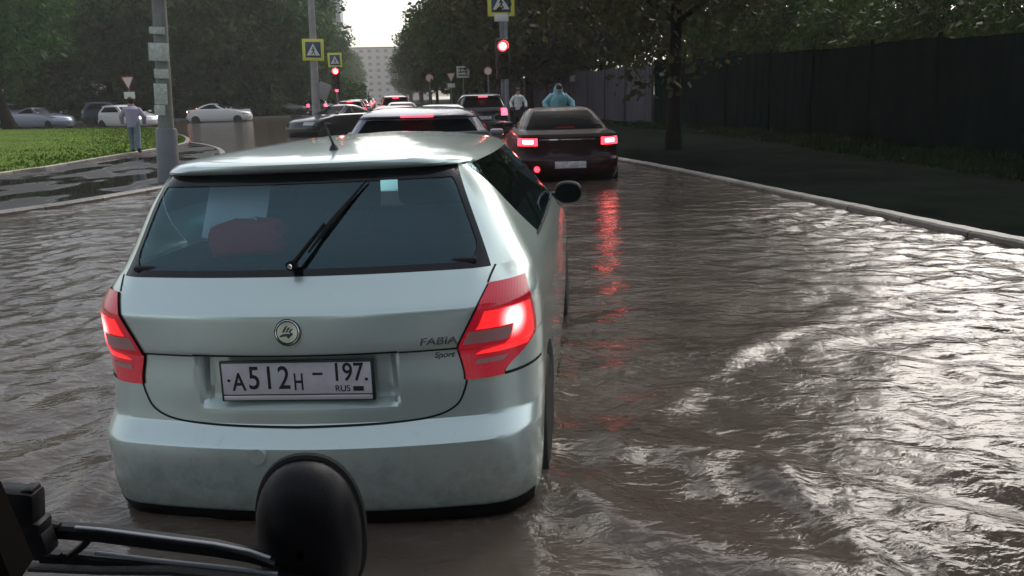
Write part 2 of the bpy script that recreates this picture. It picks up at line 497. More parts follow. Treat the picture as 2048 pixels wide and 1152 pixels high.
class Shell:
    """Closed surface given by horizontal outlines; P(s, z) walks the right half of one from rear to front."""

    def __init__(self, rows, corner, k=(20, 10, 24, 8, 12), recess=None):
        z = [r[0] for r in rows]
        self.z0, self.z1 = z[0], z[-1]
        self.yr, self.yf, self.w = (pchip(z, [r[i] for r in rows]) for i in (1, 2, 3))
        zc = [c[0] for c in corner]
        self.rx, self.ry, self.bow = (pchip(zc, [c[i] for c in corner]) for i in (1, 2, 3))
        self.k, self.recess, self.cache = k, recess, {}

    def outline(self, z):
        key = round(z, 5)
        if key in self.cache:
            return self.cache[key]
        yr, yf, w = self.yr(z), self.yf(z), self.w(z)
        L = yf - yr
        rx = min(self.rx(z), 0.6 * w)
        ry = min(self.ry(z), 0.33 * L)
        bow = min(self.bow(z), 0.12 * L)
        nr, nc, ns, nq, nf = self.k
        e = 0.012 if w > 0.3 else 0.0
        xa = w - rx

        def corner(x0, y0, sl, x1, y1, n):
            t = np.linspace(0, 1, n + 1)[1:, None]
            p0, p3 = np.array([x0, y0]), np.array([x1, y1])
            p1 = p0 + np.array([1, sl]) * (x1 - x0) * 0.56
            p2 = p3 - np.array([0, 1]) * (y1 - y0) * 0.56
            return (1 - t) ** 3 * p0 + 3 * t * (1 - t) ** 2 * p1 + 3 * t * t * (1 - t) * p2 + t ** 3 * p3

        xs = np.linspace(0, xa, nr + 1)
        a = np.stack([xs, yr + bow * (xs / xa) ** 2], 1)
        b = corner(xa, yr + bow, 2 * bow / xa, w - e, yr + bow + ry, nc)
        fb, frx, fry = min(0.16, 0.1 * L), min(0.34, 0.62 * w), min(0.5, 0.25 * L)
        xf = w - frx
        d = corner(xf, -(yf - fb), 2 * fb / xf, w - e, -(yf - fb - fry), nq)
        d[:, 1] *= -1
        xs2 = np.linspace(0, xf, nf + 1)
        g = np.stack([xs2, yf - fb * (xs2 / xf) ** 2], 1)
        y0, y1 = b[-1, 1], d[-1, 1]
        t = np.linspace(0, 1, ns + 1)[1:-1]
        c = np.stack([w - e + e * np.sin(PI * t), y0 + (y1 - y0) * t], 1)
        o = np.concatenate([a, b, c, d[::-1], g[::-1]])
        if self.recess:
            n = nr + nc // 2
            o[:n, 1] += [self.recess(x, z) for x in o[:n, 0]]
        self.cache[key] = o
        return o

    def P(self, s, z):
        o = self.outline(z)
        s = min(max(s, 0), len(o) - 1)
        i = min(int(s), len(o) - 2)
        t = s - i
        p = o[i] * (1 - t) + o[i + 1] * t
        return np.array([p[0], p[1], z])

    def N(self, s, z):
        e = 0.004
        du = self.P(s + 0.3, z) - self.P(s - 0.3, z)
        if s < 0.3:
            du = np.array([1.0, 0, 0])
        za, zb = max(z - e, self.z0), min(z + e, self.z1)
        dz = self.P(s, zb) - self.P(s, za)
        n = np.cross(du, dz)
        return n / (np.linalg.norm(n) + 1e-12)

    def sx(self, z, x):                    # index at which the rear half reaches x
        o = self.outline(z)
        n = self.k[0] + self.k[1]
        return float(np.interp(x, o[:n + 1, 0], np.arange(n + 1)))

    def sy(self, z, y):                    # index at which the side reaches y
        o = self.outline(z)
        a, b = self.k[0] // 2, self.k[0] + self.k[1] + self.k[2] + self.k[3] // 2
        return float(np.interp(y, o[a:b, 1], np.arange(a, b)))

    def sf(self, z, x):                    # index at which the front half reaches x
        o = self.outline(z)
        a = self.k[0] + self.k[1] + self.k[2]
        q = o[a:][::-1]
        return float(len(o) - 1 - np.interp(x, q[:, 0], np.arange(len(q))))

    def body(self, mb, zs, cap0=True, cap1=True):
        rings = []
        for z in zs:
            o = self.outline(z)
            rr = [(p[0], p[1], z) for p in o] + [(-p[0], p[1], z) for p in o[-2:0:-1]]
            rings.append(rr)
        n = len(rings[0])
        vs = [p for r in rings for p in r]
        fs = [(i * n + j, i * n + (j + 1) % n, (i + 1) * n + (j + 1) % n, (i + 1) * n + j)
              for i in range(len(rings) - 1) for j in range(n)]
        if cap0: fs.append(tuple(range(n - 1, -1, -1)))
        if cap1: fs.append(tuple((len(rings) - 1) * n + j for j in range(n)))
        return mb.add(vs, fs)

    def patch(self, mb, zs, fa, fb, n=10, off=0.003, side=1, thick=0.0):
        rows = []
        for z in zs:
            a, b = fa(z), fb(z)
            row = []
            for s in np.linspace(a, b, n + 1):
                p = self.P(abs(s), z)
                nn = self.N(abs(s), z)
                if s < 0:
                    p[0], nn[0] = -p[0], -nn[0]
                p = p + nn * off
                p[0] *= side
                row.append(p)
            rows.append(row if side > 0 else row[::-1])
        mb.grid(rows)
        if thick:
            back = []
            for r0, z in zip(rows, zs):
                back.append(r0)
        return mb

    def rear_pt(self, x, z, off=0.0):
        s = self.sx(z, abs(x))
        p, n = self.P(s, z), self.N(s, z)
        if x < 0:
            p[0], n[0] = -p[0], -n[0]
        return p + n * off

    def strip(self, mb, pts, width, off=0.0015):      # band along (x, z) points on the rear face
        pts = np.array(pts, float)
        rows = []
        for i in range(len(pts)):
            t = pts[min(i + 1, len(pts) - 1)] - pts[max(i - 1, 0)]
            t /= np.linalg.norm(t)
            nn = np.array([-t[1], t[0]]) * width / 2
            rows.append([self.rear_pt(*(pts[i] + nn * q), off) for q in (1, 0, -1)])
        return mb.grid(rows)


def smoothstep(a, b, x):
    t = min(max((x - a) / (b - a), 0), 1)
    return t * t * (3 - 2 * t)


def frange(a, b, step):
    n = max(1, int(round((b - a) / step)))
    return [a + (b - a) * i / n for i in range(n + 1)]


def bez(pts, n=8):                                     # Catmull-Rom through points
    pts = [np.array(p, float) for p in pts]
    out = []
    for i in range(len(pts) - 1):
        p0, p1, p2, p3 = pts[max(i - 1, 0)], pts[i], pts[i + 1], pts[min(i + 2, len(pts) - 1)]
        for k in range(n):
            t = k / n
            out.append(0.5 * (2 * p1 + (p2 - p0) * t + (2 * p0 - 5 * p1 + 4 * p2 - p3) * t * t
                              + (3 * p1 - p0 - 3 * p2 + p3) * t ** 3))
    out.append(pts[-1])
    return out


def wheel(name, parent, x, y, z, r, wd, side):
    o = MB().lathe([(r * .62, -wd / 2), (r * .9, -wd / 2), (r * .98, -wd * .38), (r, -wd * .2), (r, wd * .2), (r * .98, wd * .38),
                    (r * .9, wd / 2), (r * .66, wd / 2)], 32, (x, y, z), "x").build(name, M["rubber"], parent)
    mb = MB().lathe([(r * .66, 0), (r * .66, wd * .46), (r * .6, wd * .44), (r * .56, wd * .3), (r * .2, wd * .34), (r * .12, wd * .4)],
                    24, (0, 0, 0), "x")
    for k in range(7):
        a = 2 * PI * k / 7
        mb.box((wd * .36, math.cos(a) * r * .36, math.sin(a) * r * .36), (wd * .12, r * .5, r * .12), Matrix.Rotation(a, 4, "X"))
    mb.v = [(x + side * p[0], y + p[1], z + p[2]) for p in mb.v]
    fix_normals(mb.build("rim", M["alloy"], o))
    return o


# ------------------------------------------------------------------ the silver hatchback
def fabia_recess(x, z):
    x = abs(x)
    top = 1 - smoothstep(0.775, 0.783, z)
    bot = smoothstep(0.592, 0.625, z)
    return 0.042 * top * bot * (1 - smoothstep(.312, .352, x))


FAB_ROWS = [
    (.18, .07, 3.84, .795), (.26, .03, 3.92, .808), (.36, .01, 3.97, .815), (.45, 0, 3.99, .818), (.478, .001, 3.99, .819),
    (.492, .012, 3.99, .819), (.53, .048, 3.98, .82), (.545, .06, 3.98, .82), (.66, .064, 3.95, .822), (.775, .070, 3.83, .822),
    (.787, .056, 3.80, .822), (.80, .054, 3.76, .822), (.90, .058, 3.35, .817), (.918, .060, 3.26, .815), (.93, .068, 3.20, .813), (.945, .082, 3.13, .809),
    (.985, .122, 3.02, .797), (1.02, .155, 2.94, .78), (1.03, .165, 2.93, .775),
    (1.345, .325, 2.30, .605), (1.362, .335, 2.27, .592), (1.368, .30, 2.26, .588), (1.383, .278, 2.22, .576), (1.396, .275, 2.18, .556),
    (1.405, .30, 2.14, .53), (1.414, .37, 2.08, .49), (1.423, .50, 1.98, .43), (1.431, .70, 1.88, .36), (1.437, .93, 1.80, .28),
    (1.441, 1.18, 1.72, .18), (1.4425, 1.36, 1.62, .07)]
FAB_CORNER = [(.18, .17, .24, .06), (.45, .20, .29, .07), (.80, .24, .36, .075), (1.03, .20, .34, .06), (1.345, .15, .26, .05), (1.396, .17, .30, .06),
              (1.4425, .05, .1, .03)]
fab = Shell(FAB_ROWS, FAB_CORNER, k=(46, 16, 40, 10, 14), recess=fabia_recess)


def make_fabia():
    root = empty("hatchback_car")
    tag(root, "pale silver green hatchback with lit tail lights standing in the flood water close ahead", "car")
    zs = sorted(set(frange(.18, .44, .02) + [.45, .46, .47, .478, .485, .492, .50, .51, .52, .53, .5375, .545, .555] + frange(.57, .76, .0125)
                    + [.768, .775, .779, .783, .787, .793, .80] + frange(.82, .90, .016) + [.909, .918, .924, .93, .9375, .945, .955, .97, .985, 1.0, 1.02, 1.03]))
    mb = MB()
    fab.body(mb, zs)
    body = mb.build("body", M["fabia"], root, angle=24)
    # wheel openings cut out of the flanks
    cut = MB()
    for y in (.71, 3.16):
        cut.lathe([(.335, -1.2), (.335, -.56)], 40, (0, y, .29), "x").lathe([(.335, .56), (.335, 1.2)], 40, (0, y, .29), "x")
    co = fix_normals(cut.build("cutter", M["seam"]))
    md = body.modifiers.new("b", "BOOLEAN")
    md.object = co
    md.operation = "DIFFERENCE"
    md.solver = "EXACT"
    dg = bpy.context.evaluated_depsgraph_get()
    me = bpy.data.meshes.new_from_object(body.evaluated_get(dg))
    body.modifiers.clear()
    body.data = me
    me.materials.clear()
    me.materials.append(M["fabia"])
    me.shade_smooth()
    me.set_sharp_from_angle(angle=R(24))
    bpy.data.objects.remove(co)
    # roof with its small spoiler lip
    zr = [1.362, 1.365, 1.368, 1.376, 1.383, 1.39, 1.396, 1.401, 1.405, 1.4095, 1.414, 1.4185, 1.423, 1.427, 1.431, 1.434, 1.437, 1.439, 1.441, 1.4418, 1.4425]
    roof = fab.body(MB(), zr).build("roof", M["fabia"], root, angle=40)
    # pillars and glass between belt and roof
    zg = frange(1.028, 1.364, .024)
    t_ = lambda z: (z - 1.03) / .335
    gx = lambda z: .655 - .125 * t_(z)                       # edge of the rear glass
    qy = lambda z: (.97 - .50 * t_(z) + .25 * max(0, .22 - t_(z)) ** 1.2 * 0) - .06 * math.sin(PI * t_(z))   # rear edge of the side glass
    fy = lambda z: fab.yf(z) - .22 - .05 * t_(z)             # front edge of the side glass
    for sd in (1, -1):
        fab.patch(MB(), zg, lambda z: fab.sx(z, gx(z)), lambda z: fab.sy(z, qy(z)), 14, 0.0, sd).build("pillar", M["fabia"], root)
        fab.patch(MB(), zg, lambda z: fab.sy(z, fy(z)), lambda z: fab.sf(z, .60 - .08 * t_(z)), 8, 0.0, sd).build("pillar", M["fabia"], root)
        g = fab.patch(MB(), zg, lambda z: fab.sy(z, qy(z)), lambda z: fab.sy(z, fy(z)), 24, -0.004, sd).build("side_window", M["side_glass"], root)
        for yc, sl in ((1.12, .02), (1.98, .05)):
            fab.patch(MB(), zg, lambda z: fab.sy(z, yc + sl * t_(z)), lambda z: fab.sy(z, yc + .085 + sl * t_(z)), 2, -0.001, sd).build("window_post", M["frit"], g)
        sm = fab.patch(MB(), [1.024, 1.03, 1.036], lambda z: fab.sy(z, .9), lambda z: fab.sy(z, 2.75), 20, .004, sd)
        sm.build("weather_strip", M["black_plastic"], g)
    zgl = frange(1.032, 1.358, .02)
    rg = fab.patch(MB(), zgl, lambda z: -fab.sx(z, gx(z)), lambda z: fab.sx(z, gx(z)), 40, -.004).build("rear_window", M["rear_glass"], root)
    # black border printed on the glass
    b = MB()
    for sd in (1, -1):
        fab.patch(b, zgl, lambda z: fab.sx(z, gx(z) - .018 - .045 * (1 - smoothstep(0, .25, t_(z))) - .02 * smoothstep(.8, 1, t_(z))), lambda z: fab.sx(z, gx(z) + .004), 4, -.001, sd)
    fab.patch(b, [1.327, 1.34, 1.361], lambda z: -fab.sx(z, gx(z)), lambda z: fab.sx(z, gx(z)), 40, -.0005)
    fab.patch(b, [1.031, 1.042, 1.052], lambda z: -fab.sx(z, gx(z)), lambda z: fab.sx(z, gx(z)), 40, -.0005)
    b.build("glass_border", M["frit"], rg)
    fab.patch(MB(), zgl, lambda z: fab.sf(z, .60 - .08 * t_(z)), lambda z: len(fab.outline(z)) - 1, 12, -.003).build("windscreen", M["side_glass"], root)
    fab.patch(MB(), zgl, lambda z: fab.sf(z, .60 - .08 * t_(z)), lambda z: len(fab.outline(z)) - 1, 12, -.003, -1).build("windscreen", M["side_glass"], root)
    # interior
    cabin = MB()
    cabin.box((0, 1.6, 1.034), (1.24, 2.2, .004))
    cabin.box((0, .50, 1.055), (1.22, .52, .02), None, .008)
    cabin.box((0, 1.3, 1.352), (1.02, 1.6, .008))
    cabin.build("cabin", M["interior"], root)
    for x, y, w_, h in ((-.34, .86, .5, .14), (.34, .86, .5, .14), (-.36, 1.85, .48, .24), (.36, 1.85, .48, .24)):
        st = MB().box((x, y, 1.03 + h / 2), (w_, .12, h), Matrix.Rotation(-.2, 4, "X"), .04).build("seat_back", M["seat"], root)
        MB().box((x, y + .02, 1.03 + h + .075), (.26, .09, .15), Matrix.Rotation(-.15, 4, "X"), .035).tube(
            [(x - .06, y, 1.0 + h), (x - .06, y + .02, 1.1 + h)], .008, 6).tube([(x + .06, y, 1.0 + h), (x + .06, y + .02, 1.1 + h)], .008, 6).build("headrest", M["seat"], st)
    # tailgate seams
    smax_l = fab.k[0] + fab.k[1] * .30
    edge = bez([(.575, .70), (.562, .64), (.53, .585), (.45, .553), (.3, .541), (0, .536)], 10)
    ls = [edge + [(-x, z) for x, z in edge[-2::-1]], [(x, .7865) for x in np.linspace(-.352, .352, 40)]]
    for sd in (1, -1):
        ls.append([(sd * x, .783) for x in np.linspace(.356, .575, 14)])
        ls.append(bez([(sd * .648, .985), (sd * .655, 1.005), (sd * .668, 1.032)], 5))
    for l_ in ls:
        fab.strip(MB(), l_, .007).build("tailgate_seam", M["seam"], root)
    for sd in (1, -1):
        fab.patch(MB(), [.668, .673, .678], lambda z: smax_l, lambda z: fab.sy(z, .40), 8, .0016, sd).build("bumper_seam", M["seam"], root)
    # number plate
    yp = fab.yr(.69) + .026
    pl = empty("number_plate")
    pl.parent = root
    pl.location = (0.0, yp, .690)
    pl.rotation_euler = (R(-3), 0, 0)
    fr = MB().box((0, 0, 0), (.535, .012, .142), None, .004)
    fr.build("plate_frame", M["plate_frame"], pl)
    MB().box((0, -.0075, .0085), (.515, .004, .108), None, .0015).build("plate_face", M["plate_white"], pl)
    MB().box((0, -.008, -.0575), (.515, .006, .016), None, .002).build("plate_strip", M["plate_strip"], pl)
    rx = Matrix.Rotation(PI / 2, 4, "X")

    def ptext(s, size, x, z, sx=1.0, bold=0.0012):
        return text_mesh(s, size, "plate_letter", M["plate_black"], pl, Matrix.Translation((x, -.0102, z)) @ rx, sx, 0, 0, True, bold)
    ptext("A", .088, -.2, -.004, .8)
    ptext("5", .112, -.146, .008, .8)
    ptext("1", .112, -.094, .008, .8)
    ptext("2", .112, -.042, .008, .8)
    ptext("H", .082, .008, -.006, .62)
    MB().box((.075, -.0102, .024), (.035, .0008, .008)).build("plate_dash", M["plate_black"], pl)
    ptext("197", .088, .178, .026, .84)
    ptext("RUS", .030, .158, -.028, 1.0, .0004)
    MB().box((.212, -.0102, -.028), (.036, .0008, .016)).build("plate_flag", M["plate_black"], pl)
    for x_ in (-.235, .241):
        MB().lathe([(.0055, -.0105), (.0055, -.0095)], 10, (x_, 0, .004), "y").build("plate_bolt", M["plate_black"], pl)
    # badge: ring with a winged arrow
    c = fab.rear_pt(0, .868, .001)
    bg = MB().lathe([(.045, -.004), (.045, .003), (.041, .005)][::-1], 36, (0, 0, 0), "y").build("badge", M["badge_green"], root)
    bg.location = c
    bg.rotation_euler = (R(-10), 0, 0)
    MB().lathe([(.034, -.0065), (.034, -.004)], 30, (0, 0, 0), "y").build("badge_disc", M["chrome"], bg)
    ring = MB()
    ring.tube([(.039 * math.cos(a), -.006, .039 * math.sin(a)) for a in np.linspace(0, 2 * PI, 37)], .0016, 6, False)
    ring.build("badge_ring", M["chrome"], bg)
    ring = MB()
    ring.add([(x, -.0075, z) for x, z in ((-.026, -.016), (-.004, -.012), (.004, -.020), (.020, -.006), (.008, .004), (.010, -.004), (-.010, -.004), (-.026, -.010))], [tuple(range(8))])
    for q in range(3):
        ring.add([(x, -.0075, z) for x, z in ((-.018 + q * .011, .0), (-.011 + q * .011, .0), (.002 + q * .009, .022 - q * .005), (-.006 + q * .009, .020 - q * .004))], [(0, 1, 2, 3)])
    ring.build("badge_emblem", M["badge_green"], bg, smooth=False)
    # lettering
    tl = .10
    for s, size, x, z, sx, sh in (("FABIA", .036, .485, .815, 1.32, .2), ("Sport", .027, .50, .762, 1.1, .25)):
        p = fab.rear_pt(x, z, .002)
        text_mesh(s, size, "lettering", M["chrome"], root, Matrix.Translation(p) @ Matrix.Rotation(R(10), 4, "Z") @ rx, sx, .0015, sh, True, .0006)
    # tail lights
    zl = frange(.672, .982, .0103)
    q = lambda z: (z - .682) / .31
    def inner(z):
        if z < .79:
            return .566 - .018 * smoothstep(.682, .79, z) + 0.0
        return .548 + .108 * ((z - .79) / .20)
    smax = lambda z: fab.k[0] + fab.k[1] * (.72 - .08 * smoothstep(.8, .99, z) - .44 * (1 - smoothstep(.672, .80, z)) ** 1.1)
    ia = lambda z: fab.sx(z, inner(z))
    lens_mat = tail_lens_mat()
    for sd in (1, -1):
        l = fab.patch(MB(), zl, ia, smax, 22, .009, sd)
        rim = fab.patch(MB(), zl, lambda z: fab.sx(z, inner(z) - .006), lambda z: smax(z) + .3, 10, .0022, sd).build("tail_light", M["seam"], root)
        lo = l.build("lens", M["lens_glow"], rim)
        zz = frange(.775, .905, .013)
        w1 = lambda z: ia(z) + .5
        fab.patch(MB(), frange(.845, .905, .01), lambda z: ia(z) + .12 * (smax(z) - ia(z)), lambda z: ia(z) + .93 * (smax(z) - ia(z)), 14, .0112, sd).build("brake_lamp", lens_mat, lo)
        fab.patch(MB(), frange(.755, .845, .01), lambda z: ia(z) + (.60 if z > .795 else .25 + .35 * smoothstep(.755, .795, z)) * (smax(z) - ia(z)),
                  lambda z: ia(z) + .93 * (smax(z) - ia(z)), 8, .0112, sd).build("brake_lamp", lens_mat, lo)
        fab.patch(MB(), frange(.798, .84, .007), lambda z: ia(z) + .06 * (smax(z) - ia(z)), lambda z: ia(z) + .59 * (smax(z) - ia(z)), 10, .0115, sd).build("reversing_lamp", M["clear_lens"], lo)
        fab.patch(MB(), frange(.722, .738, .008), lambda z: ia(z) + .28 * (smax(z) - ia(z)), lambda z: ia(z) + .72 * (smax(z) - ia(z)), 10, .0112, sd).build("reflector", M["clear_lens"], lo)
    # rear wiper
    wr = MB()
    p0 = fab.rear_pt(0, 1.055, .03)
    wr.lathe([(.016, -.02), (.016, .012), (.010, .016)], 14, p0, "y")
    pm, pe = fab.rear_pt(.10, 1.185, .028), fab.rear_pt(.235, 1.325, .014)
    wr.tube([p0, p0 * .5 + pm * .5 + np.array([0, -.004, 0]), pm], [.009, .0075, .006], 8)
    wo = wr.build("rear_wiper", M["black_plastic"], root)
    MB().tube([fab.rear_pt(.045, 1.10, .012), fab.rear_pt(.12, 1.195, .016), pe], [.004, .0095, .003], 8).build("wiper_blade", M["rubber"], wo)
    MB().lathe([(.009, -.026), (.007, -.03)], 12, p0, "y").build("wiper_cap", M["chrome"], wo)
    # aerial
    MB().lathe([(.022, 1.415), (.014, 1.437), (.007, 1.446)], 14, (.06, .54, 0)).tube([(.06, .54, 1.441), (.055, .47, 1.53)], [.006, .0022], 8).build("aerial", M["antenna"], root)
    # door mirror
    for sd in (1, -1):
        mr = MB()
        mr.box((sd * .78, 2.60, .985), (.14, .05, .045), None, .015)
        rows = []
        for i in range(13):
            t = i / 12
            rr = [.02, .55, .78, .90, .97, 1.0, 1.0, .98, .93, .84, .7, .5, .02][i]
            ring = []
            for k in range(25):
                a = 2 * PI * k / 24
                ca, sa = math.cos(a), math.sin(a)
                ex = abs(ca) ** .8 * (1 if ca > 0 else -1)
                ez = abs(sa) ** .8 * (1 if sa > 0 else -1)
                ring.append((sd * (.850 + .084 * ex * rr), 2.575 + .12 * t, 1.0 + .068 * ez * rr))
            rows.append(ring)
        mr.grid(rows)
        mo = fix_normals(mr.build("door_mirror", M["black_plastic"], root))
        MB().lathe([(.077, -.001), (.077, .004)], 28, (0, 0, 0), "y", 1.0, .75).build("mirror_glass", M["dark_glass"], mo).location = (sd * .850, 2.572, 1.0)
    for sd in (1, -1):
        for y in (.71, 3.16):
            wheel("wheel", root, sd * .715, y, .29, .29, .19, sd)
    # black band painted as the shade along the bumper's lower edge
    ub = MB()
    fab.patch(ub, frange(.18, .235, .011), lambda z: -fab.sx(z, fab.w(z) - .03), lambda z: fab.sx(z, fab.w(z) - .03), 40, .003)
    ub.build("bumper_trim_or_shade", M["black_plastic"], root)
    MB().lathe([(.028, -.006), (.026, 0)], 16, fab.rear_pt(-.13, .455, .001), "y").build("tow_eye_cover", M["fabia"], root)
    return root


def tail_lens_mat():
    """Red lens over a lit bulb: brightest at the bulb itself."""
    mt = mat("tail_lamp_lit", (0.6, 0.01, 0.03), rough=0.12, coat=1.0, emit=(1.0, 0.03, 0.06), estr=1.1)
    nt = mt.node_tree
    b = nt.nodes["Principled BSDF"]
    tc = nt.nodes.new("ShaderNodeTexCoord")
    s = nt.nodes.new("ShaderNodeSeparateXYZ")
    nt.links.new(tc.outputs["Object"], s.inputs[0])
    ab = nt.nodes.new("ShaderNodeMath"); ab.operation = "ABSOLUTE"
    nt.links.new(s.outputs[0], ab.inputs[0])
    cb = nt.nodes.new("ShaderNodeCombineXYZ")
    nt.links.new(ab.outputs[0], cb.inputs[0]); nt.links.new(s.outputs[1], cb.inputs[1]); nt.links.new(s.outputs[2], cb.inputs[2])
    d = nt.nodes.new("ShaderNodeVectorMath"); d.operation = "DISTANCE"
    d.inputs[1].default_value = (.735, .21, .862)
    nt.links.new(cb.outputs[0], d.inputs[0])
    mr = nt.nodes.new("ShaderNodeMapRange")
    mr.interpolation_type = "SMOOTHSTEP"
    mr.inputs["From Min"].default_value = .01; mr.inputs["From Max"].default_value = .085
    mr.inputs["To Min"].default_value = 6.0; mr.inputs["To Max"].default_value = 0.62
    nt.links.new(d.outputs["Value"], mr.inputs["Value"])
    nt.links.new(mr.outputs["Result"], b.inputs["Emission Strength"])
    rp = nt.nodes.new("ShaderNodeMapRange")
    rp.inputs["From Min"].default_value = .012; rp.inputs["From Max"].default_value = .07
    rp.inputs["To Min"].default_value = .22; rp.inputs["To Max"].default_value = .02
    nt.links.new(d.outputs["Value"], rp.inputs["Value"])
    cc = nt.nodes.new("ShaderNodeCombineColor")
    cc.inputs[0].default_value = 1.0
    nt.links.new(rp.outputs[0], cc.inputs[1]); nt.links.new(rp.outputs[0], cc.inputs[2])
    nt.links.new(cc.outputs[0], b.inputs["Emission Color"])
    return mt


SINK = -0.20
fabia = make_fabia()
fabia.location = (-.724, 2.585, SINK + .048)
fabia.rotation_euler = (0, R(-1.25), -.098)
FM = Matrix.Translation(fabia.location) @ Matrix.Rotation(-.098, 4, "Z")


def in_car(p):
    return tuple(FM @ Vector(p))


bag = MB()
rows = []
for i in range(9):
    t = i / 8
    rr = [.7, .97, 1, 1, .99, .98, .96, .9, .3][i]
    rows.append([(.135 * rr * math.copysign(abs(math.cos(a)) ** .3, math.cos(a)) + .01 * math.sin(5 * a + i), .06 * rr * math.sin(a), .13 * t + .008 * math.sin(3 * a))
                 for a in np.linspace(0, 2 * PI, 25)])
bag.grid(rows)
bo = fix_normals(bag.build("bag", M["red_cloth"]))
bo.location = in_car((-.25, .36, 1.066))
bo.rotation_euler = (0, R(-4), -.098)
tag(bo, "crumpled red cloth bag behind the rear window of the silver hatchback", "bag")
cb = MB().box((0, 0, .14), (.23, .012, .27), Matrix.Rotation(-.35, 4, "X") @ Matrix.Rotation(.12, 4, "Y"), .003)
co = cb.build("card_sheet", M["white_card"])
co.location = in_car((-.31, .43, 1.10))
co.rotation_euler = (0, 0, -.098)
tag(co, "white card sheet leaning above the red bag in the hatchback's rear window", "card")

# ------------------------------------------------------------------ the other cars
STY = {
    "sedan": dict(rows=[(.2, .14, 4.4, .80), (.3, .05, 4.47, .85), (.44, 0, 4.5, .87), (.56, .01, 4.49, .875), (.60, .05, 4.47, .875), (.75, .07, 4.40, .87), (.86, .07, 4.15, .865),
                       (.93, .07, 3.75, .855), (.985, .10, 3.42, .84), (1.005, .36, 3.28, .82), (1.02, .62, 3.15, .79), (1.1, .80, 2.92, .745),
                       (1.28, 1.22, 2.50, .645), (1.345, 1.45, 2.30, .59), (1.38, 1.62, 2.15, .52), (1.40, 1.75, 2.05, .40), (1.408, 1.84, 1.98, .2)],
                  corner=[(.2, .26, .3, .1), (.9, .26, .34, .10), (1.02, .2, .3, .08), (1.3, .16, .25, .05), (1.41, .05, .1, .03)],
                  glass=(1.035, 1.335), lamp=(.80, .925, .53, .99), plate=.49, brake3=(1.055, 1.075), L=4.5, sg=(.34, .22)),
    "hatch": dict(rows=[(.2, .14, 3.9, .76), (.3, .04, 4.0, .81), (.44, 0, 4.02, .83), (.56, .01, 4.01, .835), (.60, .06, 3.98, .835), (.75, .07, 3.90, .83), (.87, .08, 3.55, .825),
                        (.95, .11, 3.15, .81), (1.03, .16, 2.95, .785), (1.36, .36, 2.28, .62), (1.385, .26, 2.22, .60), (1.40, .26, 2.18, .585), (1.43, .36, 2.1, .555),
                        (1.46, .55, 1.98, .48), (1.48, .8, 1.86, .37), (1.49, 1.1, 1.75, .2)],
                  corner=[(.2, .26, .3, .1), (.9, .24, .34, .08), (1.03, .2, .3, .06), (1.36, .15, .25, .05), (1.49, .05, .1, .03)],
                  glass=(1.04, 1.35), lamp=(.74, 1.0, .58, .97), plate=.70, brake3=(1.386, 1.40), L=4.0, sg=(.42, .2)),
    "suv": dict(rows=[(.25, .16, 4.4, .82), (.4, .03, 4.52, .88), (.58, 0, 4.55, .90), (.68, .01, 4.54, .905), (.72, .06, 4.5, .905), (.95, .08, 4.35, .90), (1.05, .10, 3.9, .89),
                      (1.12, .14, 3.45, .875), (1.2, .20, 3.2, .85), (1.56, .42, 2.5, .70), (1.59, .28, 2.42, .68), (1.61, .28, 2.36, .665), (1.645, .40, 2.25, .63),
                      (1.675, .62, 2.1, .54), (1.695, .95, 1.95, .4), (1.705, 1.2, 1.8, .2)],
                corner=[(.25, .26, .3, .1), (1.05, .24, .34, .08), (1.2, .2, .3, .06), (1.56, .15, .25, .05), (1.705, .05, .1, .03)],
                glass=(1.21, 1.55), lamp=(.92, 1.16, .62, .97), plate=.85, brake3=(1.575, 1.592), L=4.55, sg=(.42, .22)),
}
PARTS_PAINT = ("body", "door_mirror")


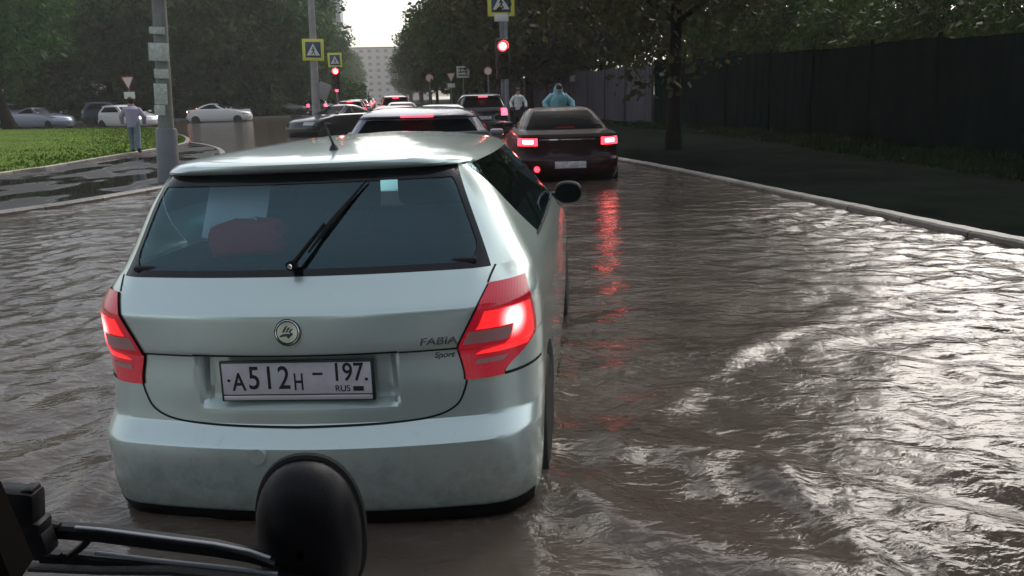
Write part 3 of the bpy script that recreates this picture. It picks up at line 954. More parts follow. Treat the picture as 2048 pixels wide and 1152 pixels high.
def make_car(style, pm):
    d = STY[style]
    sh = Shell(d["rows"], d["corner"], k=(12, 8, 16, 6, 8))
    root = empty(style)
    zs = sorted(set(frange(sh.z0, d["glass"][0], .03) + frange(d["glass"][0], sh.z1, .018) + [r[0] for r in d["rows"]]))
    sh.body(MB(), zs).build("body", pm, root, angle=35)
    za, zb = d["glass"]
    zg = frange(za, zb, .03)
    t_ = lambda z: (z - za) / (zb - za)
    hx = lambda z: sh.w(z) - .10 - .02 * t_(z)
    sh.patch(MB(), zg, lambda z: -sh.sx(z, hx(z)), lambda z: sh.sx(z, hx(z)), 16, .004).build("rear_window", M["rear_dark_glass"], root)
    nmx = lambda z: len(sh.outline(z)) - 1
    ws = MB()
    for sd in (1, -1):
        sh.patch(ws, zg, lambda z: sh.sf(z, hx(z)), nmx, 8, .004, sd)
    ws.build("windscreen", M["dark_glass"], root)
    a, b = d["sg"]
    for sd in (1, -1):
        g = sh.patch(MB(), zg, lambda z: sh.sy(z, sh.yr(z) + a), lambda z: sh.sy(z, sh.yf(z) - b), 12, .004, sd).build("side_window", M["dark_glass"], root)
        ym = lambda z: .5 * (sh.yr(za) + sh.yf(za))
        sh.patch(MB(), zg, lambda z: sh.sy(z, ym(z)), lambda z: sh.sy(z, ym(z) + .09), 2, .007, sd).build("window_post", M["frit"], g)
        z0, z1, x0, f1 = d["lamp"]
        zl = frange(z0, z1, .03)
        smx = lambda z: sh.k[0] + sh.k[1] * f1 * .8
        sh.patch(MB(), zl, lambda z: sh.sx(z, x0), smx, 8, .007, sd).build("tail_light", M["brake"], root)
        hz = frange(.64, .76, .03) if style != "suv" else frange(.78, .94, .04)
        sh.patch(MB(), hz, lambda z: sh.sf(z, sh.w(z) - .05), lambda z: sh.sf(z, .48), 8, .007, sd).build("headlight", M["headlight_off"], root)
        MB().box((sd * (sh.w(za) + .10), d["L"] * .645, za + .03), (.17, .09, .11), None, .035).build("door_mirror", pm, root)
        for y in (.17 * d["L"], .80 * d["L"]):
            wz = .30 if style != "suv" else .35
            wheel("wheel", root, sd * (sh.w(.5) - .09), y, wz, wz, .2, sd)
    z0, z1 = d["brake3"]
    sh.patch(MB(), frange(z0, z1, .008), lambda z: -sh.sx(z, .16), lambda z: sh.sx(z, .16), 6, .009).build("high_brake_light", M["brake"], root)
    yp = sh.yr(d["plate"]) - .012
    MB().box((0, yp, d["plate"]), (.52, .012, .112), None, .003).build("number_plate", M["plate_far"], root)
    bt = MB()
    sh.patch(bt, frange(sh.z0 + .01, sh.z0 + .14, .03), lambda z: -sh.sx(z, sh.w(z) - .08), lambda z: sh.sx(z, sh.w(z) - .08), 12, .004)
    bt.build("bumper_trim_or_shade", M["black_plastic"], root)
    return root


PROTO = {}
USED = set()


def place_car(style, name, loc, rz, label, pm, group=None, brake="brake", head=False, high=True):
    if style not in PROTO:
        PROTO[style] = make_car(style, pm)
    if style in USED:
        r = copy_tree(PROTO[style])
    else:
        r = PROTO[style]
        USED.add(style)
    r.name = name
    r.location = loc
    r.rotation_euler = (0, 0, rz)
    for k in ("group",):
        if k in r: del r[k]
    tag(r, label, "car", group)
    for ch in r.children:
        base = ch.name.split(".")[0]
        mt = None
        if base in PARTS_PAINT: mt = pm
        elif base == "tail_light": mt = M[brake]
        elif base == "high_brake_light": mt = M[brake] if high else M["red_lens"]
        elif base == "headlight": mt = M["headlight"] if head else M["headlight_off"]
        if mt:
            ch.material_slots[0].link = "OBJECT"
            ch.material_slots[0].material = mt
    return r


AX = -.1445                                            # the avenue's axis: x = AX * y + offset
HEAD = math.atan(-AX)                                  # heading of cars on it


def lane(y, off):
    return (AX * y + off, y)


# the dark red saloon just ahead, kerb side
red = place_car("sedan", "saloon_car", (1.02, 13.95, SINK), .05, "dark red saloon with lit brake lights wading beside the kerb ahead of the silver hatchback", M["dark_red"], high=False)
tr = MB()
sh = Shell(STY["sedan"]["rows"], STY["sedan"]["corner"], k=(12, 8, 16, 6, 8))
sh.strip(tr, [(x, .90) for x in np.linspace(-.5, .5, 20)], .018, .006)
tr.build("chrome_trim", M["chrome"], red)
for sd in (1, -1):
    sh.patch(MB(), frange(.835, .895, .03), lambda z: sh.sx(z, .60), lambda z: sh.sx(z, .76), 5, .0095, sd).build("tail_lamp_bulb", M["brake_hot"], red)
MB().lathe([(.045, -.012), (.05, .01)], 16, sh.rear_pt(-.55, .42, .004), "y").build("fog_lamp", M["brake"], red)

lil = place_car("hatch", "hatchback_car", (*dp(832, 250, 9.9)[:2], SINK + .03), HEAD * .4, "lilac grey car with one bar brake light right in front of the silver hatchback", M["lilac"])
lil.scale = (1.2, 1.08, 1.0)
place_car("suv", "off_road_car", (*dp(968, 200, 30)[:2], SINK), HEAD, "black tall car with a red light bar below the large red signal", M["black_paint"], brake="brake_far")
place_car("sedan", "saloon_car", (*dp(892, 205, 23)[:2], SINK), HEAD, "pale silver saloon between the lilac car and the black tall car", M["silver_paint"])
place_car("sedan", "saloon_car", (*dp(748, 215, 37)[:2], SINK), HEAD + 2.35, "black saloon turning across the junction beside the pole with the yellow sign", M["black_paint"], brake="red_lens", high=False)
place_car("sedan", "saloon_car", (*dp(792, 205, 22)[:2], SINK), HEAD, "red saloon seen over the roof of the lilac car", M["red_paint"])
# cars on the side street to the left
place_car("sedan", "saloon_car", (-22.6, 60.3, SINK + .08), -PI / 2 + .12, "white saloon crossing on the side street beyond the lawn, side on", M["white_paint"], brake="red_lens", high=False)
place_car("hatch", "hatchback_car", (-25.6, 54.9, SINK + .08), -PI / 2 - .55, "white hatchback with two bright headlights behind the walking person", M["white_paint"], brake="red_lens", head=True, high=False)
place_car("sedan", "saloon_car", (-31.9, 55.6, SINK + .12), -PI / 2 - .35, "blue grey saloon at the far edge of the lawn near the leaning trunk", M["bluegrey_paint"], brake="red_lens", high=False)
place_car("suv", "off_road_car", (-30.0, 60.5, SINK + .1), -PI / 2 + .1, "dark blue tall car half hidden behind the white hatchback", M["blue_paint"], brake="red_lens", high=False)
place_car("suv", "off_road_car", (-37.8, 62.0, SINK + .16), -PI / 2 - .2, "lilac tall car parked behind the blue grey saloon", M["lilac"], brake="red_lens", high=False)
place_car("sedan", "saloon_car", (*dp(392, 203, 71)[:2], SINK + .2), -PI / 2, "dark blue saloon parked under the trees behind the white crossing saloon", M["blue_paint"], brake="red_lens", high=False)
place_car("hatch", "hatchback_car", (*dp(520, 195, 78)[:2], SINK + .2), -PI / 2 + .2, "grey hatchback parked under the trees left of the yellow sign pole", M["grey_paint"], brake="red_lens", high=False)
place_car("sedan", "saloon_car", (*dp(585, 193, 80)[:2], SINK + .2), -PI / 2 + .1, "silver saloon parked under the trees beside the yellow sign pole", M["silver_paint"], brake="red_lens", high=False)
# the queue up the avenue
QG = "cars queuing up the flooded avenue"
qp = ["white_paint", "silver_paint", "black_paint", "red_paint", "beige_paint", "grey_paint", "bluegrey_paint", "lilac"]
qn = {"white_paint": "white", "silver_paint": "silver", "black_paint": "black", "red_paint": "red", "beige_paint": "beige", "grey_paint": "grey", "bluegrey_paint": "blue grey", "lilac": "lilac"}
for ln, off in enumerate((.9, -2.3, -5.6)):
    y = (37.5, 54.0, 74.0)[ln]
    for k in range(9):
        st = ("sedan", "hatch", "suv", "sedan")[(k * 2 + ln) % 4]
        pm = qp[(k * 3 + ln * 5) % 8]
        nm = {"sedan": "saloon_car", "hatch": "hatchback_car", "suv": "off_road_car"}[st]
        kind = {"sedan": "saloon", "hatch": "hatchback", "suv": "tall car"}[st]
        where = ("kerb lane", "middle lane", "outer lane")[ln]
        far = ("nearest", "second", "third", "fourth", "fifth", "sixth", "seventh", "eighth", "ninth")[k]
        x, yy = lane(y, off + random.uniform(-.25, .25))
        place_car(st, nm, (x, yy, SINK + .0006 * max(0, y - 40)), HEAD + random.uniform(-.02, .02),
                  f"{qn[pm]} {kind} with lit tail lights, {far} in the avenue queue's {where}", M[pm], QG, brake="brake_far")
        y += random.uniform(7.0, 10.5) * (1 + k * .12)

# ------------------------------------------------------------------ ground, kerbs, pavements
KERB = [(8.2, -6), (6.5, 0), (5.35, 4.3), (4.72, 6.9), (4.50, 7.75), (4.33, 8.55), (4.09, 9.85), (3.85, 11.0), (3.57, 12.4), (3.22, 14.2), (2.74, 16.4), (2.15, 18.7), (1.25, 23),
        (-.5, 33), (-3.0, 50), (-6.1, 72), (-12, 112), (-36, 280)]
FENCE = [(11.5, -6), (10.0, 4), (9.3, 10), (8.95, 14.5), (8.75, 18), (8.6, 21.2), (7.75, 29.0), (5.9, 34.6), (2.6, 52), (-1.6, 80), (-8, 120), (-30, 290)]


def sweep(poly, prof, name, material, close=False):
    """Carry a profile of (sideways, height) points along a ground line."""
    pts = [np.array(p, float) for p in poly]
    rows = []
    for i, p in enumerate(pts):
        t = pts[min(i + 1, len(pts) - 1)] - pts[max(i - 1, 0)]
        t /= np.linalg.norm(t)
        nrm = np.array([t[1], -t[0]])
        rows.append([(*(p + nrm * a), z) for a, z in prof])
    return MB().grid(rows).build(name, material, angle=30)


def densify(poly, step):
    out = []
    for a, b in zip(poly[:-1], poly[1:]):
        a, b = np.array(a, float), np.array(b, float)
        n = max(1, int(np.linalg.norm(b - a) / step))
        out += [tuple(a + (b - a) * i / n) for i in range(n)]
    return out + [tuple(poly[-1])]


kd = [tuple(p) for p in bez(KERB, 6)]
kj = [(p[0] + .012 * math.sin(i * 2.1), p[1]) for i, p in enumerate(kd)]
kj = densify(kj, .35)
kj = [(p[0] + .012 * math.sin(int(p[1]) * 12.9), p[1]) for p in kj]
k_ob = fix_normals(sweep(kj, [(-.0, -.4), (0.0, .038), (.03, .058), (.15, .064), (.16, .04)], "kerb", M["kerb"]))
tag(k_ob, kind="structure")
fd = [tuple(p) for p in bez(FENCE, 6)]


def strip_between(a, b, za, zb, name, material, n=60):
    def res(poly):
        d = [0]
        for p, q in zip(poly[:-1], poly[1:]):
            d.append(d[-1] + math.dist(p, q))
        ys = [p[1] for p in poly]
        yy = np.linspace(-5.5, 270, n) if n else ys
        yy = -5.5 + 275 * np.linspace(0, 1, n) ** 2
        return [(float(np.interp(t, ys, [p[0] for p in poly])), float(t)) for t in yy]
    ra, rb = res(a), res(b)
    rows = [[(p[0] + (q[0] - p[0]) * t, p[1], za + (zb - za) * t) for t in np.linspace(0, 1, 5)] for p, q in zip(ra, rb)]
    return fix_normals(MB().grid(rows).build(name, material))


k2 = [(x + .155, y) for x, y in kd]
vg = [(x - 1.7, y) for x, y in fd]
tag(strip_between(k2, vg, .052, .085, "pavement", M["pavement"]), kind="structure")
vo = [(x + 60, y) for x, y in fd]
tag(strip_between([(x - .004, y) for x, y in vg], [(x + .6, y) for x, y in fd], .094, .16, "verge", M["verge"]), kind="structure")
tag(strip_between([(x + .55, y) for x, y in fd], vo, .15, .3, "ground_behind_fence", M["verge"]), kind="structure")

# left: raised pavement with its kerb, the lawn and its kerb
LP = [(-8.9, 6.0), (-7.9, 9.2), (-6.98, 11.35), (-6.47, 12.5), (-5.98, 14.3), (-5.75, 16.0), (-6.1, 18.2), (-7.2, 21.5), (-8.6, 25.5), (-10.4, 29.0), (-14, 34.5), (-20.6, 47.6)]
lpd = [tuple(p) for p in bez(LP, 5)]
tag(fix_normals(sweep(lpd, [(.0, -.4), (0.0, .03), (-.03, .055), (-.14, .06), (-.15, .03)], "kerb_across_road", M["kerb"])), kind="structure")
rows = [[(x - .14 - (x - .14 + 60) * t, y + (50.5 - y) * 0 * t, .045 - .0 * t) for t in (0, .03, .1, .3, 1)] for x, y in lpd]
M["puddled"] = mat("puddled_pavement", (0.022, 0.020, 0.018), spec=.5, rough=.3, var=.4, vscale=.8)
_nt = M["puddled"].node_tree
_g = _nt.nodes.new("ShaderNodeNewGeometry")
_mp = _nt.nodes.new("ShaderNodeMapping"); _mp.inputs["Scale"].default_value = (.55, .3, 1)
_n = _nt.nodes.new("ShaderNodeTexNoise"); _n.inputs["Scale"].default_value = 1.6; _n.inputs["Detail"].default_value = 5
_nt.links.new(_g.outputs["Position"], _mp.inputs[0]); _nt.links.new(_mp.outputs[0], _n.inputs["Vector"])
for _o, _a, _b in (("Roughness", .45, .04), ("Specular IOR Level", .12, .6)):
    _m = _nt.nodes.new("ShaderNodeMapRange"); _m.inputs["From Min"].default_value = .46; _m.inputs["From Max"].default_value = .54
    _m.inputs["To Min"].default_value = _a; _m.inputs["To Max"].default_value = _b
    _nt.links.new(_n.outputs["Fac"], _m.inputs["Value"]); _nt.links.new(_m.outputs[0], _nt.nodes["Principled BSDF"].inputs[_o])
tag(fix_normals(MB().grid(rows).build("pavement_across_road", M["puddled"])), kind="structure")
LW = [(-10.75, 4), (-10.75, 10), (-10.7, 17.7), (-10.55, 19.2), (-10.65, 22), (-10.75, 26.6), (-11.4, 30.0), (-14.2, 36.5), (-20.4, 47.2), (-31, 50.6), (-46, 51.5)]
lwd = [tuple(p) for p in bez(LW, 5)]
lawn = MB()
rows = []
for i in range(41):
    y = 4 + 46.8 * i / 40
    xe = float(np.interp(y, [p[1] for p in lwd], [p[0] for p in lwd]))
    rows.append([(xe + (-62 - xe) * t, y, .085 + .10 * min(1, t * 3) + .02 * noise.noise((xe * t, y * .4, 0))) for t in np.linspace(0, 1, 14) ** 1.6])
lawn.grid(rows)
lo = fix_normals(lawn.build("lawn", M["grass"]))
tag(lo, kind="structure")
tag(fix_normals(sweep(lwd, [(.12, .0), (.12, .10), (.10, .115), (.0, .115), (-.01, .06)], "lawn_kerb", M["kerb"])), kind="structure")
# blades over the lawn
bl = []
nb = 26000
gy = 12 + 38 * rng.random(nb) ** 1.5
gxe = np.interp(gy, [p[1] for p in lwd], [p[0] for p in lwd])
gx_ = gxe - .02 - (rng.random(nb) ** 1.4) * 22
hh = .012 + .03 * rng.random(nb)
wd = .010 + .014 * rng.random(nb) + gy * .0006
an = rng.random(nb) * PI
ln_ = (rng.random((nb, 2)) - .5) * .08
V = np.zeros((nb, 3, 3))
V[:, 0] = np.stack([gx_ - wd * np.cos(an), gy - wd * np.sin(an), np.full(nb, .08)], 1)
V[:, 1] = np.stack([gx_ + wd * np.cos(an), gy + wd * np.sin(an), np.full(nb, .08)], 1)
V[:, 2] = np.stack([gx_ + ln_[:, 0], gy + ln_[:, 1], .12 + hh], 1)


def tri_mesh(name, V, material, nside):
    n = len(V)
    me = bpy.data.meshes.new(name)
    me.vertices.add(n * nside)
    me.vertices.foreach_set("co", V.reshape(-1))
    me.loops.add(n * nside)
    me.loops.foreach_set("vertex_index", np.arange(n * nside, dtype=np.int32))
    me.polygons.add(n)
    me.polygons.foreach_set("loop_start", np.arange(0, n * nside, nside, dtype=np.int32))
    me.polygons.foreach_set("loop_total", np.full(n, nside, dtype=np.int32))
    me.materials.append(material)
    me.update()
    me.validate()
    return me


go = bpy.data.objects.new("grass", tri_mesh("grass", V, M["grass"], 3))
COL.objects.link(go)
tag(go, kind="stuff")
nv_ = 16000
vy = 6 + 32 * rng.random(nv_) ** 1.3
vx = np.interp(vy, [p[1] for p in fd], [p[0] for p in fd]) - .05 - 1.9 * rng.random(nv_) ** 1.8
ok = np.array([noise.noise((a * .9, b_ * .5, 3.0)) > -.12 for a, b_ in zip(vx, vy)])
vx, vy = vx[ok], vy[ok]
n_ = len(vx)
hh = .05 + .16 * rng.random(n_) ** 2
an = rng.random(n_) * PI
wd = .012 + .012 * rng.random(n_)
V = np.zeros((n_, 3, 3))
V[:, 0] = np.stack([vx - wd * np.cos(an), vy - wd * np.sin(an), np.full(n_, .08)], 1)
V[:, 1] = np.stack([vx + wd * np.cos(an), vy + wd * np.sin(an), np.full(n_, .08)], 1)
V[:, 2] = np.stack([vx + .08 * (rng.random(n_) - .5), vy + .08 * (rng.random(n_) - .5), .1 + hh], 1)
M["verge_grass"] = mat("verge_grass", (.014, .034, .009), rough=.9, spec=.05, var=.4, vscale=1.2)
vgo = bpy.data.objects.new("grass", tri_mesh("grass", V, M["verge_grass"], 3))
COL.objects.link(vgo)
tag(vgo, kind="stuff")
# far side of the side street and the ground under the trees
fs = MB()
fs.slab([(-75, 68), (-13.5, 69.5), (-15.5, 80), (-22, 120), (-55, 330), (-160, 330), (-160, 68)], -.3, .12)
tag(fs.build("ground_under_trees", M["verge"], smooth=False), kind="structure")
tag(MB().slab([(-75, 67.6), (-13.4, 69.1), (-13.5, 69.5), (-75, 68.0)], -.3, .16).build("kerb_of_side_street", M["kerb"], smooth=False), kind="structure")
tag(MB().slab([(-80, 51.9), (-30.9, 51.0), (-26, 51.4), (-30, 56), (-80, 60)], -.3, .03).build("side_street", M["asphalt"], smooth=False), kind="structure")
gr = MB().slab([(-900, -300), (900, -300), (900, 1500), (-900, 1500)], -.8, -.5)
tag(gr.build("ground", M["asphalt"], smooth=False), kind="structure")

# ------------------------------------------------------------------ flood water
X0, X1, Y0, Y1, ST = -10.0, 7.6, 0.15, 18.15, .036
nx, ny = int((X1 - X0) / ST) + 1, int((Y1 - Y0) / ST) + 1
gx, gy = np.meshgrid(np.linspace(X0, X1, nx), np.linspace(Y0, Y1, ny))


def vnoise(x, y, seed):
    """Smooth value noise on arrays."""
    rs = np.random.default_rng(seed)
    T = rs.random((64, 64))
    xi, yi = np.floor(x).astype(int), np.floor(y).astype(int)
    fx, fy = x - xi, y - yi
    fx, fy = fx * fx * (3 - 2 * fx), fy * fy * (3 - 2 * fy)
    a, b, c, d = T[xi % 64, yi % 64], T[(xi + 1) % 64, yi % 64], T[xi % 64, (yi + 1) % 64], T[(xi + 1) % 64, (yi + 1) % 64]
    return (a * (1 - fx) + b * fx) * (1 - fy) + (c * (1 - fx) + d * fx) * fy - .5


wx = gx + .35 * vnoise(gx * .9, gy * .9, 1) + .12 * vnoise(gx * 2.7, gy * 2.7, 2)
wy = gy + .35 * vnoise(gx * .9 + 9, gy * .9, 3) + .12 * vnoise(gx * 2.7, gy * 2.7 + 5, 4)
H = np.zeros_like(gx)


def waves(n, l0, l1, mean, spread, steep, seed):
    rs = np.random.default_rng(seed)
    h = np.zeros_like(gx)
    for i in range(n):
        lam = math.exp(rs.uniform(math.log(l0), math.log(l1)))
        th = mean + rs.normal() * spread
        k = 2 * PI / lam
        h += steep * lam / (2 * PI) * np.sin(k * (wx * math.cos(th) + wy * math.sin(th)) + rs.uniform(0, 6.28))
    return h


def band(x, a, b):
    t = np.clip((x - a) / (b - a), 0, 1)
    return t * t * (3 - 2 * t)


base = waves(40, .13, .9, PI / 2, .6, .018, 11)
chop = waves(44, .11, .5, PI / 2 - .2, .85, .030, 12)
la, lb = gp(0, 740), gp(220, 655)
cd = math.atan2(lb[1] - la[1], lb[0] - la[0]) + PI / 2
left = waves(16, .13, .34, cd, .22, .034, 13)
mright = band(gx, 1.3, 3.0) * (1 - band(gy, 8.5, 11.5)) * (.55 + .9 * (vnoise(gx * .7, gy * .7, 21) + .5))
mcalm = 1 - .65 * band(gx, .3, 1.0) * (1 - band(gx, 2.6, 4.0)) * band(gy, 4.5, 6.5)
mleft = (1 - band(gx, -2.2, -1.3)) * (1 - band(gy, 8, 12))
H += .8 * base * mcalm * (.7 + .8 * (vnoise(gx * .5, gy * .5, 22) + .5)) + chop * mright + left * mleft
foam = np.zeros_like(gx)


def ridge(pts, amp, width, fo=0.0, seed=0, world=False):
    global H, foam
    P = [gp(*p)[:2] for p in pts] if not world else [np.array(p) for p in pts]
    P = [np.array(q) for q in bez(P, 8)]
    best = np.full(gx.shape, 1e9)
    for a, b in zip(P[:-1], P[1:]):
        ab = b - a
        t = np.clip(((gx - a[0]) * ab[0] + (gy - a[1]) * ab[1]) / (ab @ ab), 0, 1)
        dx, dy = gx - (a[0] + t * ab[0]), gy - (a[1] + t * ab[1])
        best = np.minimum(best, np.sqrt(dx * dx + dy * dy))
    wob = best + .05 * vnoise(gx * 4, gy * 4, 31 + seed) + .02 * vnoise(gx * 13, gy * 13, 41 + seed)
    g = np.exp(-(wob / width) ** 2)
    H += amp * g
    if fo:
        n = vnoise(gx * 16, gy * 16, 51 + seed) + .6 * vnoise(gx * 37, gy * 37, 61 + seed)
        n2 = vnoise(gx * 3, gy * 3, 71 + seed)
        foam = np.maximum(foam, fo * np.exp(-(wob / (width * .7)) ** 2) * np.clip((n + .18 + n2) * 3.2, 0, 1))


ridge([(1095, 985), (1300, 1065), (1560, 1150), (1700, 1200)], .05, .16)
ridge([(1110, 880), (1400, 905), (1700, 985), (2048, 1080)], .035, .22)
ridge([(1470, 870), (1620, 920), (1800, 965), (2060, 1010)], -.035, .14)
ridge([(1110, 770), (1300, 735), (1500, 700), (1640, 650)], .02, .16, .35, 1)
ridge([(1395, 935), (1420, 970), (1450, 1005)], .02, .035, .85, 2)
ridge([(1545, 955), (1620, 1020), (1700, 1090), (1760, 1160)], .03, .06, .95, 3)
ridge([(1690, 1030), (1780, 1080), (1900, 1150)], .02, .05, .5, 4)
ridge([(1210, 880), (1240, 905), (1255, 920)], .01, .05, .5, 5)
ridge([(225, 945), (160, 1010), (60, 1100)], .03, .10, .15, 6)
_o = fab.outline(.19)[::4]
_wl = [in_car((p[0], p[1], 0))[:2] for p in _o if p[1] < 2.4]
_wl = [in_car((-p[0], p[1], 0))[:2] for p in _o if p[1] < 2.4][::-1] + _wl[1:]
ridge(_wl, .022, .055, .45, 7, True)
ridge([in_car((x, y, 0))[:2] for x, y in ((.95, .3), (1.15, .9), (1.5, 1.6), (2.1, 2.5))], .02, .10, .12, 8, True)
ridge([in_car((x, y, 0))[:2] for x, y in ((-.95, .3), (-1.2, .9), (-1.6, 1.6), (-2.3, 2.5))], .02, .10, .12, 9, True)
ridge([(210, 850), (120, 890), (0, 950)], .02, .09)
ridge([(205, 720), (110, 770), (0, 815)], .015, .09)
edge = band(gx, X0, X0 + .6) * (1 - band(gx, X1 - .6, X1)) * (1 - band(gy, Y1 - 3, Y1)) * band(gy, Y0, Y0 + .3)
H *= edge
H += 0.0
nv = nx * ny
co = np.stack([gx, gy, H], -1).reshape(-1, 3)
idx = np.arange(nv).reshape(ny, nx)
q = np.stack([idx[:-1, :-1], idx[:-1, 1:], idx[1:, 1:], idx[1:, :-1]], -1).reshape(-1, 4)
B = 420.0
outer_v = np.array([[-B, -40, 0], [B, -40, 0], [B, 900, 0], [-B, 900, 0], [X0, Y0, 0], [X1, Y0, 0], [X1, Y1, 0], [X0, Y1, 0]], float)
oq = np.array([[0, 1, 5, 4], [1, 2, 6, 5], [2, 3, 7, 6], [3, 0, 4, 7]]) + nv
co = np.concatenate([co, outer_v])
q = np.concatenate([q, oq])
wm = bpy.data.meshes.new("water")
wm.vertices.add(len(co)); wm.vertices.foreach_set("co", co.reshape(-1))
wm.loops.add(q.size); wm.loops.foreach_set("vertex_index", q.reshape(-1).astype(np.int32))
wm.polygons.add(len(q))
wm.polygons.foreach_set("loop_start", np.arange(0, q.size, 4, dtype=np.int32))
wm.polygons.foreach_set("loop_total", np.full(len(q), 4, dtype=np.int32))
wm.update()
wm.shade_smooth()
at = wm.attributes.new("foam", "FLOAT", "POINT")
at.data.foreach_set("value", np.concatenate([foam.reshape(-1), np.zeros(8)]).astype(np.float32))
wat, nt, b = new_mat("flood_water")
b.inputs["Roughness"].default_value = .04
b.inputs["IOR"].default_value = 1.30
geo = nt.nodes.new("ShaderNodeNewGeometry")
fa = nt.nodes.new("ShaderNodeAttribute"); fa.attribute_name = "foam"
n1 = nt.nodes.new("ShaderNodeTexNoise"); n1.inputs["Scale"].default_value = .7; n1.inputs["Detail"].default_value = 5
nt.links.new(geo.outputs["Position"], n1.inputs["Vector"])
cr = nt.nodes.new("ShaderNodeValToRGB")
cr.color_ramp.elements[0].color = (.068, .053, .041, 1); cr.color_ramp.elements[1].color = (.110, .088, .069, 1)
cr.color_ramp.elements[0].position = .35; cr.color_ramp.elements[1].position = .7
nt.links.new(n1.outputs["Fac"], cr.inputs["Fac"])
mx = nt.nodes.new("ShaderNodeMix"); mx.data_type = "RGBA"
mx.inputs["B"].default_value = (.50, .46, .40, 1)
fn = nt.nodes.new("ShaderNodeTexNoise"); fn.inputs["Scale"].default_value = 26; fn.inputs["Detail"].default_value = 6; fn.inputs["Roughness"].default_value = .7
nt.links.new(geo.outputs["Position"], fn.inputs["Vector"])
fm = nt.nodes.new("ShaderNodeMapRange"); fm.inputs["From Min"].default_value = .50; fm.inputs["From Max"].default_value = .66
nt.links.new(fn.outputs["Fac"], fm.inputs["Value"])
fx_ = nt.nodes.new("ShaderNodeMath"); fx_.operation = "MULTIPLY"
nt.links.new(fa.outputs["Fac"], fx_.inputs[0]); nt.links.new(fm.outputs[0], fx_.inputs[1])
nt.links.new(fx_.outputs[0], mx.inputs["Factor"]); nt.links.new(cr.outputs["Color"], mx.inputs["A"])
nt.links.new(mx.outputs["Result"], b.inputs["Base Color"])
rm = nt.nodes.new("ShaderNodeMapRange"); rm.inputs["To Min"].default_value = .09; rm.inputs["To Max"].default_value = .6
nt.links.new(fx_.outputs[0], rm.inputs["Value"]); nt.links.new(rm.outputs["Result"], b.inputs["Roughness"])
mp = nt.nodes.new("ShaderNodeMapping"); mp.inputs["Scale"].default_value = (1.0, 1.6, 1.0)
nt.links.new(geo.outputs["Position"], mp.inputs["Vector"])
last = None
for sc_, st_, ds_ in ((.7, .35, .08), (2.2, .4, .04), (7.0, .5, .018), (19.0, .4, .006)):
    nn = nt.nodes.new("ShaderNodeTexNoise"); nn.inputs["Scale"].default_value = sc_; nn.inputs["Detail"].default_value = 3
    nn.inputs["Distortion"].default_value = .8
    nt.links.new(mp.outputs[0], nn.inputs["Vector"])
    bp = nt.nodes.new("ShaderNodeBump"); bp.inputs["Strength"].default_value = st_; bp.inputs["Distance"].default_value = ds_
    nt.links.new(nn.outputs["Fac"], bp.inputs["Height"])
    if last: nt.links.new(last.outputs[0], bp.inputs["Normal"])
    last = bp
nt.links.new(last.outputs[0], b.inputs["Normal"])
wm.materials.append(wat)
wo = bpy.data.objects.new("water", wm)
COL.objects.link(wo)
tag(wo, kind="structure")

# ------------------------------------------------------------------ fences
def fence(pts, h0, h1, material, name, label, post_step=3.0):
    root = empty(name, (pts[0][0], pts[0][1], .1))
    tag(root, label, "fence")
    o = np.array([pts[0][0], pts[0][1], .1])
    P = [np.array(p) for p in densify(pts, .25)]
    d = [0.0]
    for a, b_ in zip(P[:-1], P[1:]):
        d.append(d[-1] + float(np.linalg.norm(b_ - a)))
    pan = MB()
    rf, rb = [], []
    for i, p in enumerate(P):
        t = P[min(i + 1, len(P) - 1)] - P[max(i - 1, 0)]
        t /= np.linalg.norm(t)
        nrm = np.array([t[1], -t[0]])
        wob = .02 * (1 if (i // 1) % 2 else -1)                       # trapezoid corrugation
        h = h0 + (h1 - h0) * d[i] / d[-1]
        k = int(d[i] / post_step)
        h += .03 * math.sin(k * 2.7)
        a = p + nrm * wob - o[:2]
        rf.append([(a[0], a[1], -.05), (a[0], a[1], h * .5), (a[0], a[1], h)])
        c = p + nrm * (wob + .03) - o[:2]
        rb.append([(c[0], c[1], h), (c[0], c[1], h * .5), (c[0], c[1], -.05)])
    pan.grid([x + y for x, y in zip(rf, rb)])
    fix_normals(pan.build("fence_panel", material, root, smooth=False))
    s = 0.0
    while s < d[-1]:
        i = min(int(np.searchsorted(d, s)), len(P) - 1)
        h = h0 + (h1 - h0) * d[i] / d[-1] + .06
        MB().box((P[i][0] - o[0] - .06, P[i][1] - o[1], h / 2), (.07, .07, h + .1), None, .005).build("fence_post", material, root)
        s += post_step
        if s > 75: post_step = 12
    return root


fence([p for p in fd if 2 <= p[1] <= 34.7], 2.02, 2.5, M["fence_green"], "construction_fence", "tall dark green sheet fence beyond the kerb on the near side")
gf = fence([p for p in fd if 34.5 <= p[1] <= 130], 2.35, 2.5, M["fence_grey"], "construction_fence", "grey sheet fence continuing behind the person in the cyan cape")
p = dp(1145, 158, 41.0)
tx = text_mesh("CAUTT", .46, "lettering", M["banner"], gf, Matrix.Identity(4), .8, .01)
tx.matrix_world = Matrix.Identity(4)
fx = float(np.interp(41.0, [q[1] for q in fd], [q[0] for q in fd]))
tx.location = (p[0] - gf.location.x, 41.0 - gf.location.y - .9, p[2] - .1)
tx.rotation_euler = (PI / 2, 0, R(-40))
# bring the letters onto the fence face where the line of sight meets it
for yy in np.linspace(35, 75, 400):
    pp = dp(1145, 158, yy)
    if pp[0] >= float(np.interp(yy, [q[1] for q in fd], [q[0] for q in fd])) - .10:
        break
tx.location = (pp[0] - gf.location.x, pp[1] - gf.location.y, pp[2] - .1)
i = int(np.searchsorted([q[1] for q in fd], yy))
dv = np.array(fd[i]) - np.array(fd[i - 1])
tx.rotation_euler = (PI / 2, 0, math.atan2(dv[1], dv[0]) + PI)

# ------------------------------------------------------------------ trees


